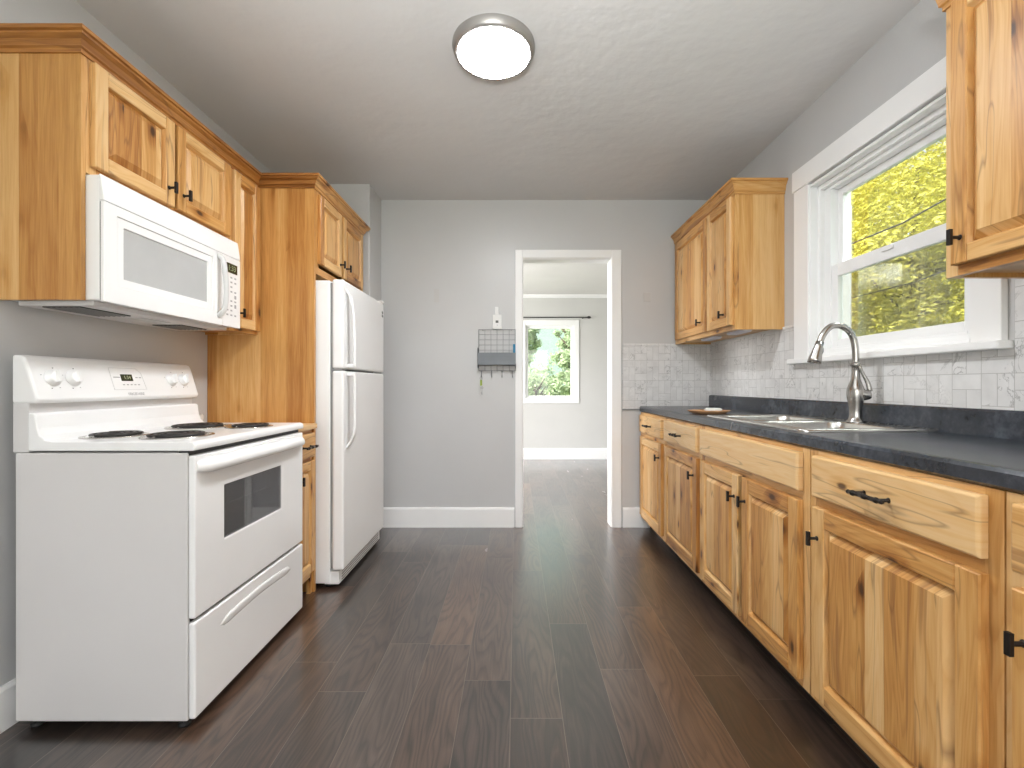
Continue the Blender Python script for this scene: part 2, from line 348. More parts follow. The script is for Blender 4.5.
# ================================================================== mesh helpers
class MB:
    def __init__(s): s.v = []; s.f = []; s.m = []; s.t = []; s.mats = []; s.sm = []
    def mi(s, mat):
        if mat not in s.mats: s.mats.append(mat)
        return s.mats.index(mat)
    def add(s, vs, fs, mat, tone=None, smooth=False):
        b = len(s.v); s.v += [tuple(p) for p in vs]
        tone = random.random() if tone is None else tone
        i = s.mi(mat)
        for f in fs:
            s.f.append(tuple(b+k for k in f)); s.m.append(i); s.t.append(tone); s.sm.append(smooth)
        return s
    def box(s, x0, x1, y0, y1, z0, z1, mat, tone=None):
        x0, x1 = min(x0, x1), max(x0, x1); y0, y1 = min(y0, y1), max(y0, y1); z0, z1 = min(z0, z1), max(z0, z1)
        vs = [(x0,y0,z0),(x1,y0,z0),(x1,y1,z0),(x0,y1,z0),(x0,y0,z1),(x1,y0,z1),(x1,y1,z1),(x0,y1,z1)]
        return s.add(vs, [(0,3,2,1),(4,5,6,7),(0,1,5,4),(1,2,6,5),(2,3,7,6),(3,0,4,7)], mat, tone)
    def cham(s, x0, x1, y0, y1, z0, z1, d, c, mat, tone=None, ci=None):
        """slab on a YZ plane, back at x0, front at x1 (either direction), front edges chamfered by c, depth ci"""
        ci = c if ci is None else ci
        sx = 1 if x1 > x0 else -1; xm = x1 - sx*ci
        r0 = [(x0,y0,z0),(x0,y1,z0),(x0,y1,z1),(x0,y0,z1)]
        r1 = [(xm,y0,z0),(xm,y1,z0),(xm,y1,z1),(xm,y0,z1)]
        r2 = [(x1,y0+c,z0+c),(x1,y1-c,z0+c),(x1,y1-c,z1-c),(x1,y0+c,z1-c)]
        fs = [(3,2,1,0),(8,9,10,11)]
        for a in (0, 4):
            for k in range(4):
                q = (k+1) % 4; fs.append((a+k, a+q, a+4+q, a+4+k))
        if sx < 0: fs = [tuple(reversed(f)) for f in fs]
        return s.add(r0+r1+r2, fs, mat, tone)
    def prism(s, poly, axis, a0, a1, mat, tone=None, smooth=False):
        """poly: 2D points in the plane across axis ('X': (y,z), 'Y': (x,z), 'Z': (x,y))"""
        def P(p, a):
            return {'X': (a, p[0], p[1]), 'Y': (p[0], a, p[1]), 'Z': (p[0], p[1], a)}[axis]
        n = len(poly); vs = [P(p, a0) for p in poly] + [P(p, a1) for p in poly]
        b = len(s.v)
        s.add(vs, [tuple(range(n)), tuple(range(2*n-1, n-1, -1))], mat, tone)
        t = s.t[-1]; i = s.mi(mat)
        for k in range(n):
            q = (k+1) % n
            s.f.append((b+k, b+n+k, b+n+q, b+q)); s.m.append(i); s.t.append(t); s.sm.append(smooth)
        return s
    def lathe(s, c, axis, prof, mat, seg=24, smooth=True, tone=None, sy=1.0):
        """prof: list of (radius, height) along axis vector from c"""
        ax = Vector(axis).normalized()
        u = ax.orthogonal().normalized()
        if abs(ax.z) > .99: u = Vector((1, 0, 0))
        w = ax.cross(u)
        vs = []; c = Vector(c)
        for r, h in prof:
            for k in range(seg):
                a = 2*PI*k/seg
                vs.append(c + ax*h + u*(r*math.cos(a)) + w*(r*sy*math.sin(a)))
        fs = []
        for j in range(len(prof)-1):
            for k in range(seg):
                q = (k+1) % seg
                fs.append((j*seg+k, j*seg+q, (j+1)*seg+q, (j+1)*seg+k))
        s.add(vs, fs, mat, tone, smooth)
        b = len(s.v) - len(vs); i = s.mi(mat); t = s.t[-1]
        s.f.append(tuple(b+k for k in reversed(range(seg)))); s.m.append(i); s.t.append(t); s.sm.append(False)
        s.f.append(tuple(b+(len(prof)-1)*seg+k for k in range(seg))); s.m.append(i); s.t.append(t); s.sm.append(False)
        return s
    def tube(s, pts, r, mat, seg=10, tone=None, closed=False, flat=None):
        """round tube; r a number or a list; flat=(ref vector, factor) squashes it across"""
        P = [Vector(p) for p in pts]; n = len(P)
        R = r if isinstance(r, (list, tuple)) else [r]*n
        vs = []; prev = None
        for i in range(n):
            if closed: t = P[(i+1) % n] - P[i-1]
            else: t = P[min(i+1, n-1)] - P[max(i-1, 0)]
            t.normalize()
            if prev is None: u = t.orthogonal().normalized()
            else:
                u = prev - t*prev.dot(t)
                u = u.normalized() if u.length > 1e-6 else t.orthogonal().normalized()
            prev = u; w = t.cross(u)
            for k in range(seg):
                a = 2*PI*k/seg
                d = u*(R[i]*math.cos(a)) + w*(R[i]*math.sin(a))
                if flat: 
                    f = Vector(flat[0]); d = d + f*(d.dot(f)*(flat[1]-1))
                vs.append(P[i] + d)
        fs = []
        for j in range(n if closed else n-1):
            j2 = (j+1) % n
            for k in range(seg):
                q = (k+1) % seg
                fs.append((j*seg+k, j*seg+q, j2*seg+q, j2*seg+k))
        if not closed:
            fs.append(tuple(reversed(range(seg)))); fs.append(tuple((n-1)*seg+k for k in range(seg)))
        return s.add(vs, fs, mat, tone, True)
    def text(s, body, origin, right, up, size, mat, align='CENTER', depth=.0006):
        cu = bpy.data.curves.new('t', 'FONT'); cu.body = body; cu.size = size; cu.extrude = depth/2
        cu.align_x = align; cu.align_y = 'CENTER'; cu.resolution_u = 2
        o = bpy.data.objects.new('t', cu); COL.objects.link(o)
        dg = bpy.context.evaluated_depsgraph_get(); dg.update()
        me = o.evaluated_get(dg).to_mesh()
        R, U = Vector(right).normalized(), Vector(up).normalized(); N = R.cross(U); O = Vector(origin)
        vs = [O + R*v.co.x + U*v.co.y + N*v.co.z for v in me.vertices]
        fs = [tuple(p.vertices) for p in me.polygons]
        s.add(vs, fs, mat, .5)
        o.evaluated_get(dg).to_mesh_clear(); bpy.data.objects.remove(o); bpy.data.curves.remove(cu)
        return s
    def build(s, name, parent=None, origin=None, bevel=0, seg=2, label=None):
        """link as one mesh object; world-space vertices; origin: parent's place or given point"""
        org = Vector(origin) if origin is not None else (wloc(parent) if parent else Vector((0, 0, 0)))
        me = bpy.data.meshes.new(name)
        me.from_pydata([tuple(Vector(p)-org) for p in s.v], [], s.f)
        for k in s.mats: me.materials.append(MATS[k])
        me.polygons.foreach_set('material_index', s.m)
        me.polygons.foreach_set('use_smooth', s.sm)
        a = me.attributes.new('tone', 'FLOAT', 'FACE'); a.data.foreach_set('value', s.t)
        me.update()
        bm = bmesh.new(); bm.from_mesh(me); bmesh.ops.recalc_face_normals(bm, faces=bm.faces); bm.to_mesh(me); bm.free()
        o = bpy.data.objects.new(name, me); COL.objects.link(o)
        if parent:
            o.parent = parent; o.location = org - wloc(parent)
        else: o.location = org
        if bevel:
            md = o.modifiers.new('bevel', 'BEVEL'); md.width = bevel; md.segments = seg
            md.limit_method = 'ANGLE'; md.angle_limit = math.radians(40); md.harden_normals = False
        if label: o['label'] = label
        return o
def wloc(o):
    v = Vector((0, 0, 0))
    while o: v = v + o.location; o = o.parent
    return v
def tag(o, label, cat, group=None, kind=None):
    o['label'] = label; o['category'] = cat
    if group: o['group'] = group
    if kind: o['kind'] = kind
    return o
def thing(name, label, cat, loc, group=None):
    o = bpy.data.objects.new(name, None); COL.objects.link(o); o.location = loc; o.empty_display_size = .05
    return tag(o, label, cat, group)
def struct(name, mb, bevel=0, origin=(0, 0, 0), parent=None):
    o = mb.build(name, parent, origin if not parent else None, bevel); 
    if not parent: o['kind'] = 'structure'
    return o
def sweep(mb, prof, path, mat_for, closed=False):
    """extrude profile [(out, z)] along a horizontal path; 'out' is to the right of travel; mitred corners"""
    P = [Vector((p[0], p[1], 0)) for p in path]; n = len(P)
    rows = []
    for i in range(n):
        d0 = (P[i]-P[i-1]).normalized() if i > 0 else None
        d1 = (P[i+1]-P[i]).normalized() if i < n-1 else None
        if d0 is None: d0 = d1
        if d1 is None: d1 = d0
        n0 = Vector((d0.y, -d0.x, 0)); n1 = Vector((d1.y, -d1.x, 0))
        mvec = (n0+n1); mvec = mvec / max(.2, mvec.dot(n0))
        rows.append([P[i] + mvec*o + Vector((0, 0, z)) for o, z in prof])
    k = len(prof)
    for i in range(n-1):
        vs = rows[i] + rows[i+1]
        fs = [(a, (a+1) % k, k+(a+1) % k, k+a) for a in range(k)]
        if i == 0: fs.append(tuple(reversed(range(k))))
        if i == n-2: fs.append(tuple(range(k, 2*k)))
        d = P[i+1]-P[i]
        mb.add(vs, fs, mat_for(d))
    return mb

# ================================================================== the room
XL, XR, YB, YF, ZC = -1.59, 1.462, 3.60, -1.8, 2.453
YB2, YD, ZD = 3.72, 6.90, 2.36          # dining room beyond
floor = MB().box(-2.2, 2.6, YF-.1, YD+.12, -.05, 0, 'floor_planks'); struct('floor', floor)
struct('ceiling', MB().box(XL-.12, XR+.14, YF-.1, YB, ZC, ZC+.1, 'ceiling_paint'))
struct('wall_left', MB().box(XL-.12, XL, YF-.1, YB2, 0, ZC, 'wall_paint'))
WY0, WY1, WZ0, WZ1 = 1.52, 2.375, 1.20, 2.05        # kitchen window opening
wr = MB()
for a in ((YF-.1, WY0, 0, ZC), (WY1, YB2, 0, ZC), (WY0, WY1, 0, WZ0), (WY0, WY1, WZ1, ZC)):
    wr.box(XR, XR+.14, *a, 'wall_paint')
struct('wall_right', wr)
DX0, DX1, DZ = .040, .722, 2.018                      # doorway rough opening
wb = MB()
wb.box(XL, DX0, YB, YB2, 0, ZC+.1, 'wall_paint').box(DX1, XR+.14, YB, YB2, 0, ZC+.1, 'wall_paint').box(DX0, DX1, YB, YB2, DZ, ZC+.1, 'wall_paint')
struct('wall_back', wb)
struct('wall_back_bump', MB().box(XL, -1.01, 3.31, YB, 0, ZC, 'wall_paint'), bevel=.004)
wf = MB()
RX0, RX1, RZ0, RZ1 = -1.2, 1.1, .55, 2.25
wf.box(XL, RX0, YF-.1, YF, 0, ZC, 'wall_paint').box(RX1, XR, YF-.1, YF, 0, ZC, 'wall_paint')
wf.box(RX0, RX1, YF-.1, YF, 0, RZ0, 'wall_paint').box(RX0, RX1, YF-.1, YF, RZ1, ZC, 'wall_paint')
struct('wall_front', wf)
# side room beyond the doorway
LW0, LW1 = 4.2, 5.8
dl = MB()
for a in ((YB2, LW0, 0, ZD), (LW1, YD, 0, ZD), (LW0, LW1, 0, .75), (LW0, LW1, 2.15, ZD)):
    dl.box(-2.2, -2.1, *a, 'side_room_paint')
struct('wall_side_room_left', dl)
struct('wall_side_room_right', MB().box(2.5, 2.6, YB2, YD, 0, ZD, 'side_room_paint'))
struct('ceiling_side_room', MB().box(-2.2, 2.6, YB2, YD+.12, ZD, ZD+.1, 'side_room_ceiling'))
NX0, NX1, NZ0, NZ1 = .130, .838, .865, 1.925
db = MB()
db.box(-2.2, NX0, YD, YD+.12, 0, ZD, 'side_room_paint').box(NX1, 2.6, YD, YD+.12, 0, ZD, 'side_room_paint')
db.box(NX0, NX1, YD, YD+.12, 0, NZ0, 'side_room_paint').box(NX0, NX1, YD, YD+.12, NZ1, ZD, 'side_room_paint')
struct('wall_side_room_back', db)
struct('trim_side_room_crown', MB().prism([(YD, ZD), (YD, ZD-.045), (YD-.012, ZD-.045), (YD-.04, ZD-.012), (YD-.04, ZD)], 'X', -2.1, 2.5, 'trim_paint'))
def baseprof(t=.016, hgt=.148): return [(0, 0), (t, 0), (t, hgt-.012), (t-.006, hgt), (0, hgt)]
def base_run(name, path, hgt=.148):
    mb = MB(); sweep(mb, baseprof(.016, hgt), path, lambda d: 'trim_paint'); struct(name, mb)
base_run('baseboard_left', [(XL, YF), (XL, 2.46)], .135)
base_run('baseboard_back_left', [(-1.008, YB), (-.012, YB)])
base_run('baseboard_back_right', [(.800, YB), (1.0, YB)])
base_run('baseboard_side_room', [(-2.1, YD), (2.5, YD)], .155)
# doorway lining and casing
dj = MB()
dj.box(DX0, DX0+.014, YB-.002, YB2+.002, 0, DZ, 'trim_paint').box(DX1-.014, DX1, YB-.002, YB2+.002, 0, DZ, 'trim_paint')
dj.box(DX0+.014, DX1-.014, YB-.002, YB2+.002, DZ-.012, DZ, 'trim_paint')
for yy0, yy1 in ((YB-.018, YB), (YB2, YB2+.018)):
    dj.box(-.006, DX0+.008, yy0, yy1, 0, 2.075, 'trim_paint').box(DX1-.008, .787, yy0, yy1, 0, 2.075, 'trim_paint')
    dj.box(DX0+.008, DX1-.008, yy0, yy1, 2.014, 2.075, 'trim_paint')
struct('trim_doorway_casing', dj, bevel=.003)

# ---------- tiled splashback (part of the walls)
T0 = .0
tr = MB()
tr.box(XR-.008, XR, -.3, 1.400, .885, 1.372, 'tile_right')
tr.box(XR-.008, XR, 1.400, 2.515, .885, 1.172, 'tile_right')
tr.box(XR-.008, XR, 2.515, YB, .885, 1.365, 'tile_right')
struct('wall_tiles_right', tr)
tb = MB().box(.797, XR-.008, YB-.008, YB, .885, 1.356, 'tile_back')
struct('wall_tiles_back', tb)
tt = MB().box(.797, XR-.008, YB-.012, YB, 1.356, 1.374, 'tile_back').box(XR-.012, XR, 2.50, YB-.012, 1.365, 1.381, 'tile_back').box(.797, .925, YB-.012, YB, .876, .888, 'metal_grey')
struct('trim_tile_edge', tt, bevel=.003)
# ---------- kitchen window
wt = MB()
xs = XR - .022
wt.box(xs, XR, WY1-.005, 2.490, 1.198, 2.06, 'trim_paint').box(xs, XR, 1.425, WY0+.005, 1.198, 2.06, 'trim_paint')
wt.box(xs-.004, XR, 1.415, 2.500, 2.06, 2.165, 'trim_paint')
struct('trim_kitchen_window_casing', wt, bevel=.003)
win = MB()   # jamb lining with stepped stops
D1 = XR+.14
def ring(mb, x0, x1, y0, y1, z0, z1, w, mat, wb=None, wt=None):
    wb = w if wb is None else wb; wt = w if wt is None else wt
    mb.box(x0, x1, y0, y0+w, z0, z1, mat).box(x0, x1, y1-w, y1, z0, z1, mat)
    mb.box(x0, x1, y0+w, y1-w, z1-wt, z1, mat).box(x0, x1, y0+w, y1-w, z0, z0+wb, mat)
ring(win, XR-.015, D1, WY0, WY1, WZ0, WZ1, .012, 'window_vinyl')
ring(win, XR+.022, D1, WY0+.012, WY1-.012, WZ0+.012, WZ1-.012, .022, 'window_vinyl')
ring(win, XR+.042, D1, WY0+.034, WY1-.034, WZ0+.034, WZ1-.034, .045, 'window_vinyl', .012, .016)
window = struct('window_1', win, bevel=.002)
S0, S1 = WY0+.060, WY1-.078
up = MB(); ring(up, XR+.078, XR+.102, S0, S1, 1.598, WZ1-.05, .034, 'window_vinyl')
upo = up.build('upper_sash', window, bevel=.003)
lo = MB(); ring(lo, XR+.050, XR+.074, S0, S1, WZ0+.040, 1.636, .040, 'window_vinyl', None, .058)
loo = lo.build('lower_sash', window, bevel=.003)
MB().box(XR+.088, XR+.092, S0+.03, S1-.03, 1.63, WZ1-.08, 'pane_glass').build('glass_pane', upo)
MB().box(XR+.060, XR+.064, S0+.036, S1-.036, WZ0+.076, 1.580, 'pane_glass').build('glass_pane', loo)
MB().box(XR+.118, XR+.119, S0+.03, S1-.03, WZ0+.06, 1.63, 'screen_mesh').build('insect_screen', window)
MB().box(XR+.040, XR+.050, 1.92, 1.98, 1.612, 1.632, 'window_vinyl').build('sash_lock', loo, bevel=.003)
MB().box(XR-.05, XR+.05, 1.408, 2.508, 1.172, 1.198, 'trim_paint').build('sill', window, bevel=.005)
# ---------- side room window with rod
def ringx(mb, y0, y1, x0, x1, z0, z1, w, mat, wb=None):
    wb = w if wb is None else wb
    mb.box(x0, x0+w, y0, y1, z0, z1, mat).box(x1-w, x1, y0, y1, z0, z1, mat)
    mb.box(x0+w, x1-w, y0, y1, z1-w, z1, mat).box(x0+w, x1-w, y0, y1, z0, z0+wb, mat)
w2 = MB(); ringx(w2, YD-.016, YD, .062, .905, .800, 1.995, .072, 'trim_paint')
ringx(w2, YD, YD+.12, NX0, NX1, NZ0, NZ1, .012, 'window_vinyl')
win2 = struct('window_2', w2, bevel=.003)
s2 = MB(); ringx(s2, YD+.04, YD+.08, NX0+.012, NX1-.012, NZ0+.012, NZ1-.012, .034, 'window_vinyl')
so2 = s2.build('sash', win2, bevel=.003)
MB().box(NX0+.045, NX1-.045, YD+.058, YD+.062, NZ0+.045, NZ1-.045, 'pane_glass').build('glass_pane', so2)
rod = thing('curtain_rod', 'thin dark curtain rod above the window in the room beyond the doorway', 'curtain rod', (.5, YD-.06, 2.03))
MB().tube([(-.15, YD-.06, 2.025), (1.02, YD-.06, 2.030)], .008, 'curtain_rod').build('rod', rod)
MB().lathe((1.015, YD-.06, 2.030), (1, 0, 0), [(.008, 0), (.014, .006), (.02, .025), (.012, .045), (.004, .055)], 'curtain_rod', 16).build('finial', rod)
for bx_ in (-.08, .955):
    MB().tube([(bx_, YD-.001, 2.02), (bx_, YD-.05, 2.016), (bx_, YD-.06, 2.026)], .006, 'curtain_rod').build('bracket', rod)
# rear windows (behind the viewer / unseen side of the far room), openings for daylight; the one behind the viewer added for fill
w3 = MB(); ringx(w3, YF-.1, YF+.01, RX0, RX1, RZ0, RZ1, .04, 'window_vinyl'); w3.box(-.07, -.03, YF-.07, YF-.02, RZ0, RZ1, 'window_vinyl'); struct('added_window_3', w3)  # unseen window, added to bring in fill light
w4 = MB(); ring(w4, -2.2, -2.09, LW0, LW1, .75, 2.15, .04, 'window_vinyl'); struct('window_4', w4)

# ---------- faint painted-over patches on the back wall
tag(MB().box(-.614, -.578, YB-.003, YB, 1.685, 1.785, 'wall_patch').build('wall_patch', origin=(0, 0, 0), bevel=.001), 'faint pale painted upright patch on the wall left of the doorway', 'patch')
tag(MB().box(.957, 1.012, YB-.005, YB, 1.688, 1.758, 'wall_patch').build('wall_plate', origin=(0, 0, 0), bevel=.002), 'small blank plate painted wall colour between doorway and wall cabinet', 'wall plate')

# ================================================================== cabinet fittings
def knob(parent, x, y, z, d, name='handle', up=True):
    """T-shaped pull: post out of the door face plus an upright bar"""
    mb = MB()
    mb.lathe((x, y, z), (d, 0, 0), [(.0075, 0), (.0075, .002), (.0045, .004), (.0045, .026)], 'knob_bronze', 12)
    mb.box(x+d*.023, x+d*.032, y-.0058, y+.0058, z-.021, z+.021, 'knob_bronze')
    return mb.build(name, parent, bevel=.0015)
def bar_pull(parent, x, y, z, d, L=.125, name='handle'):
    mb = MB()
    for s in (-1, 1):
        mb.lathe((x, y+s*L*.33, z), (d, 0, 0), [(.007, 0), (.0045, .004), (.0045, .028)], 'knob_bronze', 10)
    mb.tube([(x+d*.030, y+L/2*k, z) for k in (-1, -.93, -.9, -.72, -.7, -.6, -.58, -.1, -.08, .08, .1, .58, .6, .7, .72, .9, .93, 1)],
            [.004, .006, .0055, .0055, .0075, .0075, .0055, .0055, .007, .007, .0055, .0055, .0075, .0075, .0055, .0055, .006, .004], 'knob_bronze', 10)
    return mb.build(name, parent)
def raised_door(parent, xb, d, y0, y1, z0, z1, knob_y=None, knob_z=None, w=.056, name='door', horiz_panel=False):
    """frame-and-raised-panel door; back face at xb, facing d (+1/-1 in X)"""
    T = .019; mb = MB(); xf = xb + d*T
    c = .003
    mb.cham(xb, xf, y0, y0+w, z0, z1, d, c, 'wood_upright'); mb.cham(xb, xf, y1-w, y1, z0, z1, d, c, 'wood_upright')
    mb.cham(xb, xf, y0+w, y1-w, z0, z0+w, d, c, 'wood_rail'); mb.cham(xb, xf, y0+w, y1-w, z1-w, z1, d, c, 'wood_rail')
    # sticking: a small sloped moulding inside the frame
    a0, a1, b0, b1 = y0+w, y1-w, z0+w, z1-w; s = .006
    o = [(xb+d*.016, a0, b0), (xb+d*.016, a1, b0), (xb+d*.016, a1, b1), (xb+d*.016, a0, b1)]
    i = [(xb+d*.0035, a0+s, b0+s), (xb+d*.0035, a1-s, b0+s), (xb+d*.0035, a1-s, b1-s), (xb+d*.0035, a0+s, b1-s)]
    for k in range(4):
        q = (k+1) % 4; mb.add([o[k], o[q], i[q], i[k]], [(0, 1, 2, 3)], 'wood_rail' if k in (0, 2) else 'wood_upright')
    # raised panel
    r = .019; p0 = i
    p1 = [(xb+d*.0165, a0+s+r, b0+s+r), (xb+d*.0165, a1-s-r, b0+s+r), (xb+d*.0165, a1-s-r, b1-s-r), (xb+d*.0165, a0+s+r, b1-s-r)]
    p2 = [(xb+d*.0180, p[1]+(.002 if p[1] < (a0+a1)/2 else -.002), p[2]+(.002 if p[2] < (b0+b1)/2 else -.002)) for p in p1]
    t = random.random()
    vs = p0+p1+p2; fs = [(8, 9, 10, 11)]
    for A in (0, 4):
        for k in range(4):
            q = (k+1) % 4; fs.append((A+k, A+q, A+4+q, A+4+k))
    mb.add(vs, fs, 'wood_panel', t)
    mb.box(xb, xb+d*.002, a0-.004, a1+.004, b0-.004, b1+.004, 'wood_panel', t)
    dr = mb.build(name, parent)
    if knob_y is not None: knob(dr, xf, knob_y, knob_z, d)
    return dr
def slab_drawer(parent, xb, d, y0, y1, z0, z1, pull=True, name='drawer'):
    mb = MB().cham(xb, xb+d*.022, y0, y1, z0, z1, d, .005, 'wood_slab', ci=.005)
    dr = mb.build(name, parent, bevel=.0015, seg=1)
    if pull: bar_pull(dr, xb+d*.022, (y0+y1)/2, (z0+z1)/2-.002, d)
    return dr
CROWN = lambda z0, z1, p: [(0, z0), (.006, z0), (.006, z0+.012), (.012, z0+.016), (.012, z0+.020), (p*.45, z0+(z1-z0)*.55), (p*.78, z1-.020), (p*.80, z1-.014), (p, z1-.012), (p, z1), (0, z1)]
wdir = lambda d: 'wood_crown' if abs(d.y) > abs(d.x) else 'wood_crown_across'

# ================================================================== right-hand base cabinets
FX = .932; ZTOP = .866; ZTOE = .092
def base_cabinet(y0, y1, drawers, doors, label, stile=.02, end=False):
    t = thing('base_cabinet', label, 'cabinet', ((FX+XR)/2, (y0+y1)/2, 0), 'knotty wood base cabinets under the dark worktop')
    mb = MB()
    yi0, yi1 = y0+.001, y1-.001
    mb.box(FX+.02, XR-.010, yi0, yi0+.016, ZTOE, ZTOP-.003, 'wood_panel').box(FX+.02, XR-.010, yi1-.016, yi1, ZTOE, ZTOP-.003, 'wood_panel')
    mb.box(FX+.02, XR-.010, yi0+.016, yi1-.016, ZTOE, ZTOE+.016, 'wood_panel').box(XR-.020, XR-.010, yi0+.016, yi1-.016, ZTOE+.016, ZTOP-.003, 'wood_panel')
    mb.build('body', t)
    ff = MB(); w = .038
    ff.box(FX, FX+.02, yi0, yi0+w, ZTOE-.008, ZTOP-.003, 'wood_upright').box(FX, FX+.02, yi1-w, yi1, ZTOE-.008, ZTOP-.003, 'wood_upright')
    for a, b in ((ZTOE-.008, ZTOE+.032), (.686, .722), (.832, ZTOP-.003)):
        ff.box(FX, FX+.02, yi0+w, yi1-w, a, b, 'wood_rail')
    ff.build('face_frame', t)
    MB().box(FX+.07, FX+.085, yi0, yi1, 0, ZTOE-.009, 'toe_shade').build('toe_kick', t)
    for a, b, pull in drawers: slab_drawer(t, FX-.0005, -1, a, b, .722, .848, pull)
    for a, b, ky, in doors: raised_door(t, FX-.0005, -1, a, b, .112, .692, ky, .600)
    return t
base_cabinet(2.997, 3.585, [(3.025, 3.545, True)], [(3.025, 3.545, 3.065)], 'base cabinet nearest the doorway with one drawer over one door')
base_cabinet(2.407, 2.995, [(2.432, 2.965, True)], [(2.432, 2.965, 2.472)], 'base cabinet with drawer and door beside the sink unit, on its doorway side')
base_cabinet(1.520, 2.405, [(1.556, 2.385, False)], [(1.556, 1.945, 1.915), (1.978, 2.385, 2.008)], 'wide sink base cabinet with blank false drawer front over two doors')
base_cabinet(.915, 1.518, [(.945, 1.482, True)], [(.945, 1.482, 1.455)], 'large base cabinet on the viewer side of the sink, one drawer over one broad door')
base_cabinet(.310, .913, [(.345, .886, True)], [(.345, .886, .862)], 'base cabinet cut off by the right edge of the picture')

# worktop with splash and a cut-out for the sink
ZW = .908
wtp = thing('worktop', 'long dark slate laminate worktop with low upstand over the right-hand cabinets', 'worktop', (1.19, 2.0, ZTOP))
SX0, SX1, SY0, SY1 = .972, 1.392, 1.625, 2.395      # sink hole
xe = .925
mb = MB()
prof = [(0, ZTOP), (-.010, ZTOP+.0), (-.016, ZTOP+.006), (-.016, ZW-.010), (-.010, ZW-.002), (-.002, ZW), (.02, ZW), (.02, ZTOP)]
mb.prism([(xe+.014+a, z) for a, z in prof], 'Y', .30, 3.588, 'laminate')
x2 = xe+.034
mb.box(x2, SX0, .30, 3.588, ZTOP, ZW, 'laminate', .5).box(SX1, XR-.009, .30, 3.588, ZTOP, ZW, 'laminate', .5)
mb.box(SX0, SX1, .30, SY0, ZTOP, ZW, 'laminate', .5).box(SX0, SX1, SY1, 3.588, ZTOP, ZW, 'laminate', .5)
mb.build('top', wtp)
MB().prism([(XR-.009, ZW), (XR-.034, ZW), (XR-.033, ZW+.076), (XR-.027, ZW+.083), (XR-.009, ZW+.083)], 'Y', .30, 3.555, 'laminate').build('upstand', wtp)
# ---------- sink
sk = thing('kitchen_sink', 'stainless steel double bowl sink set into the dark worktop', 'sink', (1.18, 2.0, ZW))
def rrect(x0, x1, y0, y1, r, n=6):
    pts = []
    for cx, cy, a0 in ((x1-r, y1-r, 0), (x0+r, y1-r, 90), (x0+r, y0+r, 180), (x1-r, y0+r, 270)):
        for k in range(n+1):
            a = math.radians(a0 + 90*k/n); pts.append((cx+r*math.cos(a), cy+r*math.sin(a)))
    return pts
def loft(mb, rings, mat, close_bottom=True, smooth=True):
    n = len(rings[0]); vs = [p for r in rings for p in r]; fs = []
    for j in range(len(rings)-1):
        for k in range(n):
            q = (k+1) % n; fs.append((j*n+k, j*n+q, (j+1)*n+q, (j+1)*n+k))
    if close_bottom: fs.append(tuple((len(rings)-1)*n+k for k in range(n)))
    mb.add(vs, fs, mat, None, smooth)
RX_0, RX_1, RY_0, RY_1 = .952, 1.424, 1.600, 2.415
BX0, BX1 = .992, 1.335
bowls = [(BX0, BX1, 1.645, 1.990), (BX0, BX1, 2.025, 2.372)]
deck = MB(); zt = ZW+.009
# rim strips around the two bowls (outer rounded lip + flat deck)
o = rrect(RX_0, RX_1, RY_0, RY_1, .03)
loft(deck, [[(x, y, ZW+.0005) for x, y in o], [(x, y, zt-.002) for x, y in o], [(x, y, zt) for x, y in rrect(RX_0+.004, RX_1-.004, RY_0+.004, RY_1-.004, .028)],
            [(x, y, zt-.003) for x, y in rrect(RX_0+.012, RX_1-.012, RY_0+.012, RY_1-.012, .022)]], 'steel', False)
zd = zt-.003; q = .012
def flat(x0, x1, y0, y1): deck.add([(x0, y0, zd), (x1, y0, zd), (x1, y1, zd), (x0, y1, zd)], [(0, 1, 2, 3)], 'steel', .5)
flat(RX_0+q, BX0, RY_0+q, RY_1-q); flat(BX1, RX_1-q, RY_0+q, RY_1-q)
flat(BX0, BX1, RY_0+q, bowls[0][2]); flat(BX0, BX1, bowls[0][3], bowls[1][2]); flat(BX0, BX1, bowls[1][3], RY_1-q)
deck.build('rim', sk)
for x0, x1, y0, y1 in bowls:
    bo = MB(); r = .06; n = 8
    base = rrect(x0, x1, y0, y1, r, n)
    # corner fillers between square cut and rounded bowl
    cn = [(x1, y1), (x0, y1), (x0, y0), (x1, y0)]
    for ci, c_ in enumerate(cn):
        arc = base[ci*(n+1):(ci+1)*(n+1)]
        for k in range(n): bo.add([(c_[0], c_[1], zd), (*arc[k], zd), (*arc[k+1], zd)], [(0, 1, 2)], 'steel', .5)
    def rr(i, z, rad): return [(x, y, z) for x, y in rrect(x0+i, x1-i, y0+i, y1-i, rad, n)]
    loft(bo, [rr(0, zd, r), rr(.004, zd+.002, r-.004), rr(.009, zd-.004, r-.008), rr(.014, zd-.05, r-.01), rr(.02, zd-.14, r-.012), rr(.035, zd-.165, .045), rr(.06, zd-.17, .03)], 'steel')
    bo.lathe(((x0+x1)/2, (y0+y1)/2, zd-.1695), (0, 0, 1), [(.045, 0), (.045, .002), (.034, .003), (.03, -.0005)], 'drip_chrome', 20)
    bo.build('bowl', sk)
